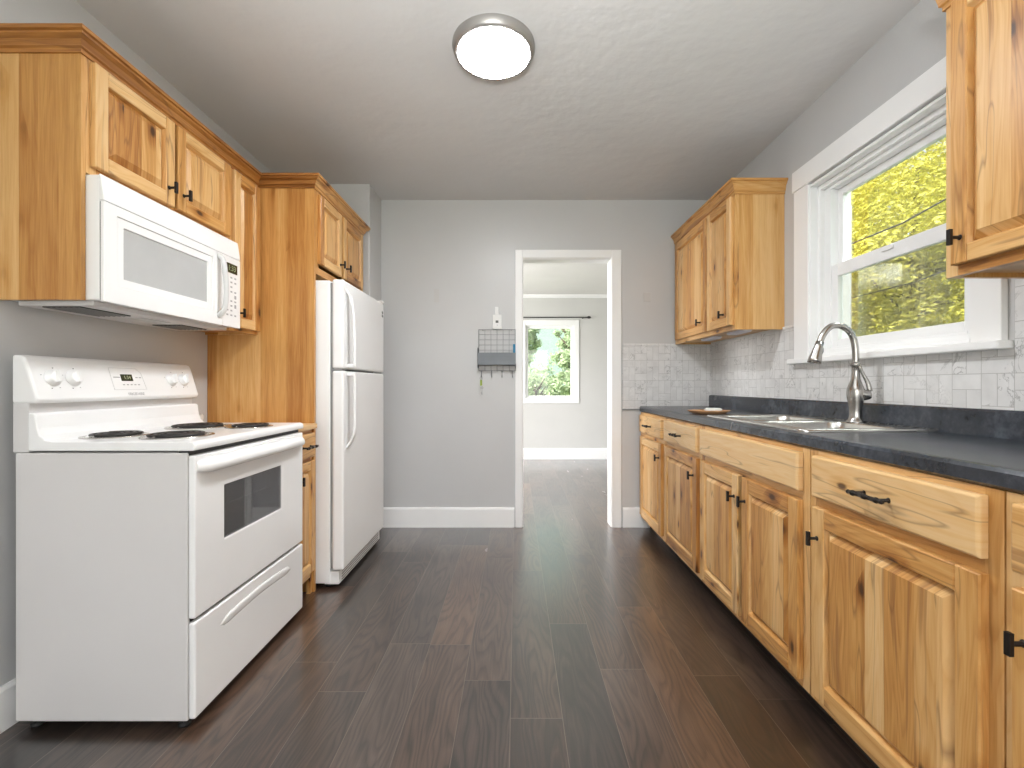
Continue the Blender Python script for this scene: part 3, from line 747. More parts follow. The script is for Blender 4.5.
# ---------- faucet
FXC, FYC, FZ = 1.362, 1.925, zd
fc = thing('kitchen_faucet', 'brushed nickel gooseneck kitchen faucet standing behind the sink', 'faucet', (FXC, FYC, FZ))
bd = MB()
bd.lathe((FXC, FYC, FZ), (0, 0, 1), [(.034, 0), (.034, .006), (.027, .011), (.0235, .02), (.022, .035), (.0225, .055), (.026, .08), (.030, .100), (.0315, .120), (.030, .135), (.025, .150), (.020, .163), (.0165, .175), (.0145, .20), (.0135, .225), (.0175, .228), (.0175, .237), (.0135, .240)], 'faucet_nickel', 28)
bd.build('body', fc)
k = 480/FYC
def fp(px, py): return (FXC+(px-854.5)/k, FYC, FZ+.002+(421.5-py)/k*.985)
neck = [fp(854.5, 362), fp(854.5, 352), fp(854, 345), fp(852, 336), fp(848, 329), fp(842, 324.6), fp(836, 323.3), fp(830, 324.3), fp(825, 328.5), fp(821, 334.5), fp(818.5, 341)]
# smooth the neck by subdividing (Catmull-Rom)
def cr(P, n=4):
    P = [Vector(p) for p in P]; out = []
    for i in range(len(P)-1):
        a, b, c, d = P[max(i-1, 0)], P[i], P[i+1], P[min(i+2, len(P)-1)]
        for j in range(n):
            t = j/n
            out.append(.5*((2*b)+(c-a)*t+(2*a-5*b+4*c-d)*t*t+(3*b-3*c+d-a)*t**3))
    out.append(P[-1]); return out
MB().tube(cr(neck), .0125, 'faucet_nickel', 16).build('neck', fc)
sp = [fp(818.8, 340), fp(817.5, 345), fp(815.5, 352), fp(813.8, 358), fp(813.0, 361.5)]
spo = MB().tube(sp, [.0145, .0165, .020, .0245, .025], 'faucet_nickel', 18).build('spray_head', fc)
MB().tube([fp(821.5, 346), fp(820.8, 350), fp(819.8, 353.5)], [.004, .006, .004], 'black', 8).build('button', spo)
hd = MB()
hd.tube(cr([(FXC+.012, FYC-.006, FZ+.115), (FXC+.030, FYC-.012, FZ+.112), (FXC+.048, FYC-.018, FZ+.116)]), [.024, .024, .024, .023, .022, .021, .020, .018, .011], 'faucet_nickel', 16)
hd.tube(cr([(FXC+.044, FYC-.018, FZ+.126), (FXC+.036, FYC-.018, FZ+.160), (FXC+.018, FYC-.016, FZ+.195), (FXC+.004, FYC-.015, FZ+.228)]), [.010, .010, .0095, .009, .0085, .008, .0075, .007, .0068, .0066, .0066, .007, .006], 'faucet_nickel', 12, flat=((0, 1, 0), .8))
hd.build('lever_handle', fc)
# ---------- wooden dish and soap
ds = MB()
pts = []
for kk in range(40):
    a = 2*PI*kk/40; w_ = 1+.05*math.sin(3*a+.5)+.025*math.sin(7*a)
    pts.append((.112*w_*math.cos(a), .075*w_*math.sin(a)))
def dr(s, z): return [(1.055+x*s, 2.62+y*s, z) for x, y in pts]
loft(ds, [dr(.72, ZW+.001), dr(.80, ZW+.003), dr(1.0, ZW+.016), dr(1.02, ZW+.019), dr(.97, ZW+.020), dr(.85, ZW+.013), dr(.3, ZW+.010)], 'dish_wood')
ds.add(dr(.72, ZW+.001), [tuple(range(40))], 'dish_wood')
tag(ds.build('wooden_dish', origin=(1.055, 2.62, ZW)), 'low reddish wooden dish on the worktop beyond the sink', 'dish')
so = MB(); 
loft(so, [[(1.075+x, 2.615+y, ZW+.0135+z) for x, y in rrect(-i, i, -i*.7, i*.7, i*.4)] for i, z in ((.036, 0), (.042, .004), (.042, .013), (.034, .018))], 'soap_white')
tag(so.build('soap_bar', origin=(1.075, 2.615, ZW+.0135)), 'pale rounded bar lying in the wooden dish on the worktop', 'soap')

# ================================================================== right-hand wall cabinets
UX = 1.192
def wall_cabinet(xf, d, xw, y0, y1, z0, z1, doors, label, group, crown=None, ends=(True, True), dz=(None, None), kz=None, side='wood_side'):
    """xf: face-frame front, xw: wall side; d: facing"""
    t = thing('wall_cabinet', label, 'cabinet', ((xf+xw)/2, (y0+y1)/2, z0), group)
    s = d
    mb = MB(); xi = xf - s*.02
    mb.box(xi, xw, y0, y0+.016, z0, z1, side).box(xi, xw, y1-.016, y1, z0, z1, side)
    mb.box(xi, xw, y0+.016, y1-.016, z0+.012, z0+.026, 'wood_rail').box(xi, xw, y0+.016, y1-.016, z1-.016, z1, 'wood_rail')
    mb.box(xw, xw+s*.008, y0+.016, y1-.016, z0+.026, z1-.016, 'wood_panel')
    mb.build('body', t)
    ff = MB(); w = .036
    ff.box(xi, xf, y0, y0+w, z0, z1, 'wood_upright').box(xi, xf, y1-w, y1, z0, z1, 'wood_upright')
    ff.box(xi, xf, y0+w, y1-w, z0, z0+w, 'wood_rail').box(xi, xf, y0+w, y1-w, z1-w-.02, z1, 'wood_rail')
    ff.build('face_frame', t)
    for a, b, ky in doors:
        raised_door(t, xf+s*.0005, s, a, b, dz[0], dz[1], ky, kz, w=.047)
    if crown:
        cz0, cz1, p, path = crown
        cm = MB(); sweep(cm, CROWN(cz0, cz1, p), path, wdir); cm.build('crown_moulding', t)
    return t
def puck(x, y, z, label, L=.11):
    p = MB(); 
    loft(p, [[(x+a, y+b, z-h_) for a, b in rrect(-w_, w_, -L*w_/.03, L*w_/.03, .02*w_/.03)] for w_, h_ in ((.030, 0), (.030, .010), (.026, .014))], 'puck_white')
    return tag(p.build('cabinet_light', origin=(x, y, z)), label, 'light', 'small white lights under the wall cabinets')
c1 = wall_cabinet(UX, -1, XR-.001, 2.612, 3.588, 1.368, 2.125, [(2.632, 2.955, 2.715), (2.970, 3.545, 3.055)],
    'two-door knotty wood wall cabinet in the corner beyond the window', 'knotty wood wall cabinets',
    crown=(2.103, 2.178, .036, [(UX, 3.585), (UX, 2.612), (XR-.001, 2.612)]), dz=(1.395, 2.098), kz=1.462)
puck(1.30, 2.80, 1.3795, 'white light under the corner wall cabinet, the one nearer the window')
puck(1.30, 3.20, 1.3795, 'white light under the corner wall cabinet, the one nearer the doorway')
c2 = wall_cabinet(UX, -1, XR-.001, .42, 1.330, 1.360, 2.125, [(.885, 1.298, 1.268), (.45, .870, .48)],
    'knotty wood wall cabinet at the top right, on the viewer side of the window', 'knotty wood wall cabinets',
    crown=(2.103, 2.178, .036, [(XR-.001, 1.330), (UX, 1.330), (UX, .42)]), dz=(1.387, 2.098), kz=1.455)
puck(1.305, 1.07, 1.3715, 'grey-white light under the wall cabinet at the right edge')

# ================================================================== left-hand cabinets
LX = -1.329; PYN, PYF = 2.470, 2.490; PX = -1.039
u1 = wall_cabinet(LX, 1, XL+.001, 1.4825, 2.222, 1.722, 2.085, [(1.498, 1.846, 1.812), (1.862, 2.206, 1.892)],
    'short two-door wall cabinet directly above the microwave', 'knotty wood wall cabinets', dz=(1.747, 2.072), kz=1.81)
# its near end panel runs down beside the microwave
MB().box(XL+.001, LX, 1.466, 1.482, 1.326, 2.085, 'wood_side').build('end_panel', u1)
u2 = wall_cabinet(LX, 1, XL+.001, 2.224, PYN-.001, 1.322, 2.085, [(2.240, 2.462, 2.268)],
    'narrow tall wall cabinet between the microwave and the fridge panel', 'knotty wood wall cabinets', dz=(1.338, 2.072), kz=1.405)
tall = MB().box(XL+.002, PX, PYN, PYF, .0, 2.085, 'wood_side')
tag(tall.build('fridge_side_panel', origin=(-1.3, 2.48, 0)), 'tall honey-coloured wood end panel beside the white refrigerator', 'panel')
u3 = wall_cabinet(PX, 1, XL+.002, PYF+.001, 3.258, 1.645, 2.085, [(2.512, 2.815, 2.785), (2.850, 3.205, 2.885)],
    'two-door wall cabinet above the white refrigerator', 'knotty wood wall cabinets', dz=(1.698, 2.062), kz=1.762)
cm = MB()
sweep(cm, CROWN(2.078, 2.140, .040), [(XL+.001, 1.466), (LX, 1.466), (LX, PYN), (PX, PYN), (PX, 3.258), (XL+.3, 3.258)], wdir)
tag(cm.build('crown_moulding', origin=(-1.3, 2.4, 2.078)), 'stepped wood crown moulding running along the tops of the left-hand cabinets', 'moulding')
# narrow base cabinet between stove and fridge panel
nb = thing('base_cabinet', 'narrow base cabinet squeezed between the white stove and the fridge', 'cabinet', (-1.3, 2.35, 0), 'narrow base cabinet')
BF = -1.050; yn0, yn1 = 2.245, PYN-.001
b_ = MB().box(XL+.02, BF-.02, yn0, yn0+.016, .09, .842, 'wood_panel').box(XL+.02, BF-.02, yn1-.016, yn1, .09, .842, 'wood_panel').box(XL+.02, BF-.02, yn0+.016, yn1-.016, .09, .106, 'wood_panel')
b_.build('body', nb)
f_ = MB().box(BF-.02, BF, yn0, yn0+.022, .085, .842, 'wood_upright').box(BF-.02, BF, yn1-.022, yn1, .0, .842, 'wood_upright')
f_.box(BF-.02, BF, yn0+.022, yn1-.022, .085, .12, 'wood_rail').box(BF-.02, BF, yn0+.022, yn1-.022, .665, .70, 'wood_rail').box(BF-.02, BF, yn0+.022, yn1-.022, .815, .842, 'wood_rail')
f_.build('face_frame', nb)
MB().box(BF-.085, BF-.07, yn0, yn1-.023, 0, .084, 'toe_shade').build('toe_kick', nb)
slab_drawer(nb, BF+.0005, 1, yn0+.006, yn1-.008, .700, .822)
raised_door(nb, BF+.0005, 1, yn0+.006, yn1-.008, .118, .682, yn0+.028, .605, w=.045)
tag(MB().box(XL+.002, BF+.028, yn0+.002, PYN-.001, .842, .868, 'wood_slab').build('wooden_worktop', origin=(-1.3, 2.35, .842), bevel=.003), 'small pale wood worktop between the stove and the fridge panel', 'worktop')

# ================================================================== microwave
mw = thing('microwave', 'white over-the-range microwave mounted under the short wall cabinet', 'microwave', (-1.43, 1.85, 1.322))
MY0, MY1, MZ0, MZ1, MXB, MXF = 1.484, 2.218, 1.324, 1.7195, -1.290, -1.274
MB().box(XL+.002, MXB, MY0+.002, MY1-.002, MZ0+.006, MZ1-.002, 'appliance_white').build('body', mw, bevel=.003)
# top vent band, slightly laid back
MB().prism([(MXB, 1.638), (MXF, 1.638), (MXF-.002, 1.66), (MXF-.011, MZ1), (MXB, MZ1)], 'Y', MY0, MY1, 'appliance_white').build('top_band', mw, bevel=.004)
door = MB()
DY1 = 2.085
def frame_panel(mb, x, y0, y1, z0, z1, wy0, wy1, wz0, wz1, dep, mat):
    """front plate with a rectangular hole, one closed shell"""
    vs = []
    for xx in (x, x-dep):
        vs += [(xx, y0, z0), (xx, y1, z0), (xx, y1, z1), (xx, y0, z1), (xx, wy0, wz0), (xx, wy1, wz0), (xx, wy1, wz1), (xx, wy0, wz1)]
    fs = []
    for k in range(4):
        q = (k+1) % 4
        fs += [(k, q, 4+q, 4+k), (8+q, 8+k, 12+k, 12+q), (q, k, 8+k, 8+q), (4+k, 4+q, 12+q, 12+k)]
    mb.add(vs, fs, mat)
# outer frame, then a stepped inner frame round the window
frame_panel(door, MXF, MY0, DY1, MZ0, 1.636, 1.535, 2.020, 1.380, 1.604, .012, 'appliance_white')
frame_panel(door, MXF-.004, 1.535, 2.020, 1.380, 1.604, 1.565, 1.990, 1.409, 1.575, .009, 'appliance_white')
md = door.build('door', mw, bevel=.0025)
MB().box(MXB, MXF-.0125, MY0+.004, MY1-.004, MZ0+.004, 1.635, 'black').build('door_gap_shade', mw)  # black sheet, colours in the shade of the slit behind the door
MB().box(MXF-.0118, MXF-.008, 1.562, 1.993, 1.406, 1.578, 'micro_window').build('window', md)
hnd = MB()
hp = [(MXF-.002, 2.058, 1.620), (MXF+.020, 2.058, 1.598), (MXF+.030, 2.058, 1.52), (MXF+.032, 2.058, 1.46), (MXF+.024, 2.058, 1.39), (MXF-.002, 2.058, 1.362)]
hnd.tube(cr(hp), .013, 'handle_grey', 12, flat=((1, 0, 0), .7)); hnd.build('handle', md)
cpn = MB().box(MXF-.012, MXF, DY1+.002, MY1, MZ0, 1.636, 'appliance_white')
cpo = cpn.build('control_panel', mw, bevel=.0025)
MB().box(MXF-.0002, MXF+.0012, 2.112, 2.192, 1.565, 1.607, 'lcd').build('display', cpo)
tx = MB().text('1:33', (MXF+.0014, 2.152, 1.586), (0, 1, 0), (0, 0, 1), .034, 'lcd_digits'); tx.build('display_digits', cpo)
kb = MB()
for r_ in range(9):
    z = 1.545 - r_*.021
    for c_ in range(3):
        y = 2.118 + c_*.030
        if (r_*3+c_) % 5 == 3: continue
        h_ = .0035 if r_ not in (4, 6) or c_ != 2 else .008
        kb.box(MXF, MXF+.0006, y-.007, y+.007, z-h_, z+h_, 'print_grey')
kb.build('keypad_print', cpo)
hood = MB()
hood.box(XL+.03, MXF-.05, MY0+.02, MY1-.02, MZ0-.010, MZ0+.006, 'appliance_side')
ho = hood.build('underside', mw, bevel=.003)
for y0, y1 in ((1.52, 1.72), (1.98, 2.14)):
    g_ = MB().box(-1.50, -1.38, y0, y1, MZ0-.013, MZ0-.010, 'black')
    for kx in range(7): g_.box(-1.495+kx*.018, -1.490+kx*.018, y0, y1, MZ0-.0145, MZ0-.013, 'gasket')
    g_.build('grease_filter', ho)
MB().box(-1.44, -1.38, 1.78, 1.92, MZ0-.013, MZ0-.010, 'panel_grey').build('cooktop_light', ho)

# ================================================================== stove
RY0, RY1 = 1.472, 2.224
RXB, RXS, RXD = -1.548, -1.008, -.986
st = thing('stove', 'white freestanding electric coil stove against the left wall', 'stove', (-1.27, 1.85, 0))
MB().box(-1.536, RXS, RY0, RY1, .032, .856, 'appliance_side').build('body', st, bevel=.004)
# cooktop with coved riser at the back
cz = .891
ct = MB()
pr = [(-.990, .862), (-.984, .868), (-.984, .882), (-.990, .889), (-1.000, cz+.001), (-1.02, cz), (-1.420, cz), (-1.445, cz+.004), (-1.460, cz+.018), (-1.468, cz+.04), (-1.474, .972), (-1.480, .979), (-1.496, .979), (-1.496, .862)]
ct.prism(pr, 'Y', RY0-.001, RY1+.001, 'appliance_white'); ct.build('cooktop', st, bevel=.006, seg=3)
# back guard support + control console
MB().box(RXB, -1.498, RY0+.004, RY1-.004, .857, 1.010, 'appliance_side').build('back_guard', st, bevel=.003)
con = MB()
pc = [(RXB, 1.008), (-1.478, 1.008), (-1.470, 1.014), (-1.469, 1.022), (-1.504, 1.138), (-1.512, 1.152), (-1.522, 1.158), (RXB, 1.158)]
con.prism(pc, 'Y', RY0, RY1, 'appliance_white')
cno = con.build('control_console', st, bevel=.008, seg=3)
pa, pb = Vector((-1.469, 0, 1.022)), Vector((-1.504, 0, 1.138))
upv = (pb-pa).normalized(); nrm = Vector((upv.z, 0, -upv.x))
def onp(y, f, o=0.0): return pa + (pb-pa)*f + Vector((0, y, 0)) + nrm*o
for y in (1.541, 1.613, 2.072, 2.145):
    kz = MB(); c0 = onp(y, .56)
    kz.lathe(c0, nrm, [(.0275, 0), (.0275, .002), (.0225, .004), (.0205, .016), (.018, .018)], 'appliance_white', 28)
    a_ = onp(y, .56, .017)
    rt = Vector((0, 1, 0)); ax1 = (upv*.97+rt*.24).normalized(); ax2 = nrm.cross(ax1)
    P = []
    for hh_ in (0, .010):
        for s1, s2 in ((-1, -1), (1, -1), (1, 1), (-1, 1)):
            P.append(a_ + ax1*(.0195*s1) + ax2*(.0055*s2*(1 if hh_ == 0 else .6)) + nrm*hh_)
    kz.add(P, [(0, 3, 2, 1), (4, 5, 6, 7), (0, 1, 5, 4), (1, 2, 6, 5), (2, 3, 7, 6), (3, 0, 4, 7)], 'appliance_white')
    kn = kz.build('knob', cno)
pm = MB()
for y in (1.541, 1.613, 2.072, 2.145):
    for k_ in range(8):
        a = 2*PI*k_/8+.3; q_ = onp(y, .56, .0004) + upv*(.036*math.cos(a)) + Vector((0, .036*math.sin(a), 0))
        if k_ in (0, 3, 4, 6): 
            e1 = upv*.0014; e2 = Vector((0, .0022, 0))
            pm.add([q_-e1-e2, q_+e1-e2, q_+e1+e2, q_-e1+e2], [(0, 1, 2, 3)], 'print_dark' if k_ in (4, 0) else 'print_grey')
for y, w_ in ((1.79, .014), (1.80, .007), (1.885, .006), (1.902, .006)):
    q_ = onp(y, .62, .0004); e1 = upv*.002; e2 = Vector((0, w_, 0)); pm.add([q_-e1-e2, q_+e1-e2, q_+e1+e2, q_-e1+e2], [(0, 1, 2, 3)], 'print_grey')
for k_ in range(5):
    q_ = onp(1.815+k_*.018, .38, .0004); e1 = upv*.002; e2 = Vector((0, .005, 0)); pm.add([q_-e1-e2, q_+e1-e2, q_+e1+e2, q_-e1+e2], [(0, 1, 2, 3)], 'print_grey')
# thin outline of the touch pad
fr = [onp(1.766, .92, .0005), onp(1.890, .92, .0005), onp(1.912, .78, .0005), onp(1.920, .22, .0005), onp(1.766, .22, .0005)]
pm.tube(fr, .0007, 'panel_grey', 6, closed=True)
pm.text('FRIGIDAIRE', onp(1.862, .07, .0005), (0, 1, 0), upv, .0155, 'print_grey')
pm.build('printed_markings', cno)
lc = MB(); qs = [onp(1.810, .50, .0012), onp(1.864, .50, .0012), onp(1.864, .72, .0012), onp(1.810, .72, .0012)]
lc.add(qs + [q_ - nrm*.0014 for q_ in qs], [(0, 1, 2, 3), (7, 6, 5, 4), (0, 4, 5, 1), (1, 5, 6, 2), (2, 6, 7, 3), (3, 7, 4, 0)], 'lcd')
lo_ = lc.build('clock_display', cno)
MB().text('1:34', onp(1.839, .61, .0016), (0, 1, 0), upv, .019, 'lcd_digits').build('clock_digits', cno)
# burners
def burner(x, y, r):
    sx = .88
    pan = MB().lathe((x, y, cz), (0, 0, 1), [(r*1.16, .0002), (r*1.15, .0035), (r*1.06, .004), (r*.98, .0015), (r*.4, .0008)], 'drip_chrome', 40, sy=1/sx)
    po = pan.build('burner', st)
    co_ = MB(); turns = 4 if r > .085 else 3.4; pts = []
    N = int(turns*32)
    for i in range(N+1):
        a = 2*PI*turns*i/N; rr_ = r*.20 + (r*.96-r*.20)*i/N
        pts.append((x+rr_*math.cos(a), y+rr_/sx*math.sin(a), cz+.008))
    pts.append((pts[-1][0], pts[-1][1], cz+.003))
    co_.tube(pts, .0055, 'coil_iron', 8, flat=((0, 0, 1), .8))
    for a in (.4, .4+2*PI/3, .4+4*PI/3):
        co_.tube([(x+r*.15*math.cos(a), y+r*.15*math.sin(a), cz+.006), (x+r*1.02*math.cos(a), y+r*1.02/sx*math.sin(a), cz+.006)], .002, 'drip_chrome', 6)
    co_.build('coil', po)
burner(-1.365, 1.635, .076); burner(-1.150, 1.635, .088); burner(-1.312, 1.99, .098); burner(-1.105, 1.99, .074)
# oven door
od = MB(); WYa, WYb, WZa, WZb = 1.625, 2.020, .547, .727
frame_panel(od, RXD, RY0+.003, RY1-.003, .345, .846, WYa, WYb, WZa, WZb, .021, 'appliance_white')
odo = od.build('oven_door', st, bevel=.005, seg=3)
MB().box(RXD-.006, RXD-.003, WYa-.003, WYb+.003, WZa-.003, WZb+.003, 'oven_glass').build('oven_window', odo)
oi = MB().box(RXD-.0205, RXD-.0195, WYa-.002, WYb+.002, WZa-.002, WZb+.002, 'oven_inside')
oi.tube([(RXD-.014, WYa, .655), (RXD-.014, WYa+.30, .655)], .0022, 'appliance_white', 6)
oi.box(RXD-.019, RXD-.016, WYa+.16, WYa+.20, WZa, WZb, 'panel_grey')
oi.build('oven_rack', odo)
# molded handle: a full-width bar standing off below the door's top edge
hb = MB()
hprof = [(RXD-.002, .836), (RXD+.018, .830), (RXD+.030, .818), (RXD+.033, .805), (RXD+.028, .794), (RXD+.016, .788), (RXD+.010, .795), (RXD-.002, .812)]
n_ = len(hprof); rings_ = []
for f, s_ in ((0, .15), (.02, .6), (.05, .92), (.10, 1), (.3, 1.06), (.5, 1.08), (.7, 1.06), (.90, 1), (.95, .92), (.98, .6), (1, .15)):
    y = RY0+.012 + (RY1-RY0-.024)*f
    rings_.append([(RXD-.002+(px-(RXD-.002))*s_, y, .812+(pz-.812)*(.55+.45*s_)) for px, pz in hprof])
loft(hb, rings_, 'appliance_white'); hb.add(rings_[0], [tuple(range(n_))], 'appliance_white')
hb.build('door_handle', odo)
# storage drawer with scooped grip
dw = MB().box(RXD-.021, RXD, RY0+.003, RY1-.003, .036, .333, 'appliance_white')
dwo = dw.build('storage_drawer', st, bevel=.006, seg=3)
gp = MB()
gr = []
for f in [i/20 for i in range(21)]:
    y = 1.60 + .50*f; arch = .012*math.sin(PI*f); s_ = min(1, f*12, (1-f)*12)**.5 if 0 < f < 1 else .05
    zc_ = .262 + arch
    gr.append([(RXD-.001, y, zc_-.016*s_), (RXD+.002*s_, y, zc_-.008*s_), (RXD+.0045*s_, y, zc_+.008*s_), (RXD+.004*s_, y, zc_+.016*s_), (RXD-.001, y, zc_+.022*s_)])
loft(gp, gr, 'appliance_white'); gp.build('drawer_grip', dwo)
MB().box(RXS-.03, RXS+.004, RY0+.01, RY1-.01, .334, .344, 'black').build('drawer_gap_shade', st)  # black strip painted for the shade in the gap above the drawer
MB().box(RXS-.03, RXS+.002, RY0+.006, RY1-.006, .8475, .861, 'black').build('door_gap_shade', st)  # black strip puts the shadow gap under the cooktop into colour
for lx, ly in ((-1.04, RY0+.035), (-1.04, RY1-.035), (-1.50, RY0+.035), (-1.50, RY1-.035)):
    MB().lathe((lx, ly, 0), (0, 0, 1), [(.018, 0), (.018, .008), (.008, .010), (.008, .033)], 'black', 14).build('leg', st)
# white valve on the wall past the stove
vv_ = thing('pipe_valve', 'small white valve on the wall between the stove and wood panel', 'valve', (XL, 2.36, .905))
MB().lathe((XL, 2.36, .905), (1, 0, 0), [(.022, 0), (.022, .004), (.010, .006), (.010, .030)], 'white_plastic', 16).build('stem', vv_)
MB().lathe((XL+.028, 2.36, .905), (1, 0, 0), [(.014, 0), (.019, .003), (.019, .014), (.012, .018)], 'white_plastic', 16).build('cap', vv_)

# ================================================================== refrigerator
fr_ = thing('refrigerator', 'tall white two-door refrigerator beyond the stove on the left', 'refrigerator', (-1.2, 2.89, 0))
FY0, FY1 = 2.502, 3.270; FB = -.972; FD = -.900
MB().box(XL+.03, FB, FY0+.002, FY1-.002, .028, 1.612, 'fridge_white').build('body', fr_, bevel=.005)
MB().box(FB, FB+.012, FY0+.012, FY1-.012, .105, 1.600, 'gasket').build('gasket', fr_)
def fdoor(z0, z1, name):
    return MB().box(FB+.012, FD, FY0, FY1, z0, z1, 'fridge_white').build(name, fr_, bevel=.012, seg=4)
fz = fdoor(1.150, 1.618, 'freezer_door'); fg = fdoor(.097, 1.140, 'fridge_door')
hy = 2.552
def fhandle(parent, pts):
    P = cr(pts, 5); mb = MB(); rings = []
    for i, p in enumerate(P):
        t = (P[min(i+1, len(P)-1)]-P[max(i-1, 0)]).normalized(); nn = Vector((0, 1, 0)).cross(t).normalized()
        w = .015; h_ = .006
        rings.append([p+Vector((0, w*a, 0))+nn*(h_*b) for a, b in ((-1, -.6), (-.8, -1), (.8, -1), (1, -.6), (1, .6), (.8, 1), (-.8, 1), (-1, .6))])
    loft(mb, rings, 'fridge_white'); mb.add(rings[0], [tuple(range(8))], 'fridge_white'); return mb.build('handle', parent)
fhandle(fz, [(FD-.002, hy, 1.570), (FD+.016, hy, 1.545), (FD+.030, hy, 1.505), (FD+.039, hy, 1.44), (FD+.043, hy, 1.33), (FD+.045, hy, 1.20), (FD+.045, hy, 1.160)])
MB().box(FD-.002, FD+.040, hy-.010, hy+.010, 1.158, 1.176, 'fridge_white').build('handle_foot', fz, bevel=.003)
fhandle(fg, [(FD+.045, hy, 1.130), (FD+.045, hy, 1.08), (FD+.046, hy, .95), (FD+.045, hy, .84), (FD+.036, hy, .795), (FD+.018, hy, .755), (FD-.002, hy, .730)])
MB().box(FD-.002, FD+.040, hy-.010, hy+.010, 1.114, 1.132, 'fridge_white').build('handle_foot', fg, bevel=.003)
MB().box(FB, FD+.004, FY1-.05, FY1-.005, 1.619, 1.632, 'fridge_white').build('hinge_cap', fr_, bevel=.003)
MB().box(FB+.004, FD-.01, FY0+.004, FY0+.05, 1.1405, 1.1495, 'gasket').build('hinge', fr_)
MB().box(FB+.004, FD-.012, FY1-.20, FY1-.02, 1.1405, 1.1495, 'gasket').build('hinge', fr_)
em = MB()
for z_ in (1.552, 1.530):
    em.prism([(FY1-.052, z_-.004), (FY1-.030, z_-.010), (FY1-.026, z_+.002), (FY1-.048, z_+.009)], 'X', FD-.0005, FD+.002, 'print_dark')
em.build('emblem', fz)
kg = MB().box(FB-.03, FB+.045, FY0+.01, FY1-.01, .022, .088, 'fridge_white')
for k_ in range(4): kg.box(FB+.045, FB+.047, FY0+.05, FY1-.05, .030+k_*.014, .036+k_*.014, 'gasket')
kg.build('kick_grille', fr_, bevel=.003)
for lx, ly in ((FB-.02, FY0+.05), (FB-.02, FY1-.05), (XL+.10, FY0+.05), (XL+.10, FY1-.05)):
    MB().lathe((lx, ly, 0), (0, 0, 1), [(.02, 0), (.02, .012), (.010, .014), (.010, .030)], 'black', 14).build('leg', fr_)

# ================================================================== wall organiser and what hangs with it
gx0, gx1, gz0, gz1 = -.277, -.006, 1.172, 1.478; gy = YB-.022
og = thing('wall_organizer', 'dark wire grid mail organizer with pocket and hooks, hung left of the doorway', 'organizer', ((gx0+gx1)/2, gy, gz0))
gm = MB()
gm.tube([(gx0, gy, gz0), (gx1, gy, gz0), (gx1, gy, gz1), (gx0, gy, gz1)], .0032, 'metal_grey', 8, closed=True)
for k_ in range(1, 6): x = gx0+(gx1-gx0)*k_/6; gm.tube([(x, gy, gz0), (x, gy, gz1)], .0016, 'metal_grey', 6)
for k_ in range(1, 8): z = gz0+(gz1-gz0)*k_/8; gm.tube([(gx0, gy, z), (gx1, gy, z)], .0016, 'metal_grey', 6)
gm.build('wire_grid', og)
pk = MB()
pk.box(gx0-.004, gx1+.004, gy-.060, gy-.057, 1.215, 1.302, 'pocket_grey').box(gx0-.004, gx1+.004, gy-.057, gy-.002, 1.213, 1.216, 'pocket_grey')
pk.box(gx0-.006, gx0-.003, gy-.060, gy-.002, 1.188, 1.34, 'pocket_grey').box(gx1+.003, gx1+.006, gy-.060, gy-.002, 1.188, 1.225, 'pocket_grey')
pk.build('pocket', og)
for k_ in range(4):
    x = gx0+.020+k_*.0765
    MB().tube([(x, gy-.004, gz0+.002), (x, gy-.006, gz0-.035), (x, gy-.014, gz0-.050), (x, gy-.026, gz0-.046), (x, gy-.030, gz0-.034)], .0032, 'metal_grey', 8).build('hook', og)
for x in (gx0+.03, gx1-.03):
    MB().tube([(x, YB, gz1-.004), (x, gy, gz1-.004)], .003, 'metal_grey', 6).build('wall_mount', og)
tag(MB().box(gx1-.016, gx1+.002, gy-.056, gy-.006, 1.2165, 1.365, 'folder_blue').build('blue_folder', origin=(gx1-.01, gy-.03, 1.217), bevel=.002), 'bright blue folder standing at the right side of the wire organizer', 'folder')
ky = thing('key_ring', 'keys on a yellow-green tag hanging from the leftmost organizer hook', 'keys', (gx0+.020, gy-.022, 1.10))
kx = gx0+.020
MB().tube([(kx+.010*math.cos(a*PI/6), gy-.022, 1.115+.013*math.sin(a*PI/6)) for a in range(12)], .0012, 'key_steel', 6, closed=True).build('ring', ky)
MB().box(kx-.009, kx+.006, gy-.026, gy-.020, 1.060, 1.102, 'tag_green').build('tag', ky, bevel=.002)
kk_ = MB()
kk_.lathe((kx+.004, gy-.019, 1.046), (0, 1, 0), [(.011, 0), (.011, .002)], 'key_steel', 16).box(kx+.001, kx+.007, gy-.019, gy-.017, .992, 1.038, 'key_steel').box(kx-.003, kx+.001, gy-.019, gy-.017, 1.000, 1.010, 'key_steel')
kk_.build('key', ky)
th = thing('wall_sensor', 'white plastic controller on the wall directly above the wire organizer', 'controller', (-.143, YB, 1.48))
MB().box(-.175, -.106, YB-.022, YB, 1.482, 1.590, 'white_plastic').build('housing', th, bevel=.004)
MB().box(-.157, -.130, YB-.026, YB, 1.588, 1.648, 'white_plastic').build('cradle', th, bevel=.003)
MB().box(-.152, -.131, YB-.0245, YB-.0215, 1.528, 1.546, 'print_dark').box(-.143, -.137, YB-.0245, YB-.0215, 1.508, 1.514, 'print_grey').build('button', th)

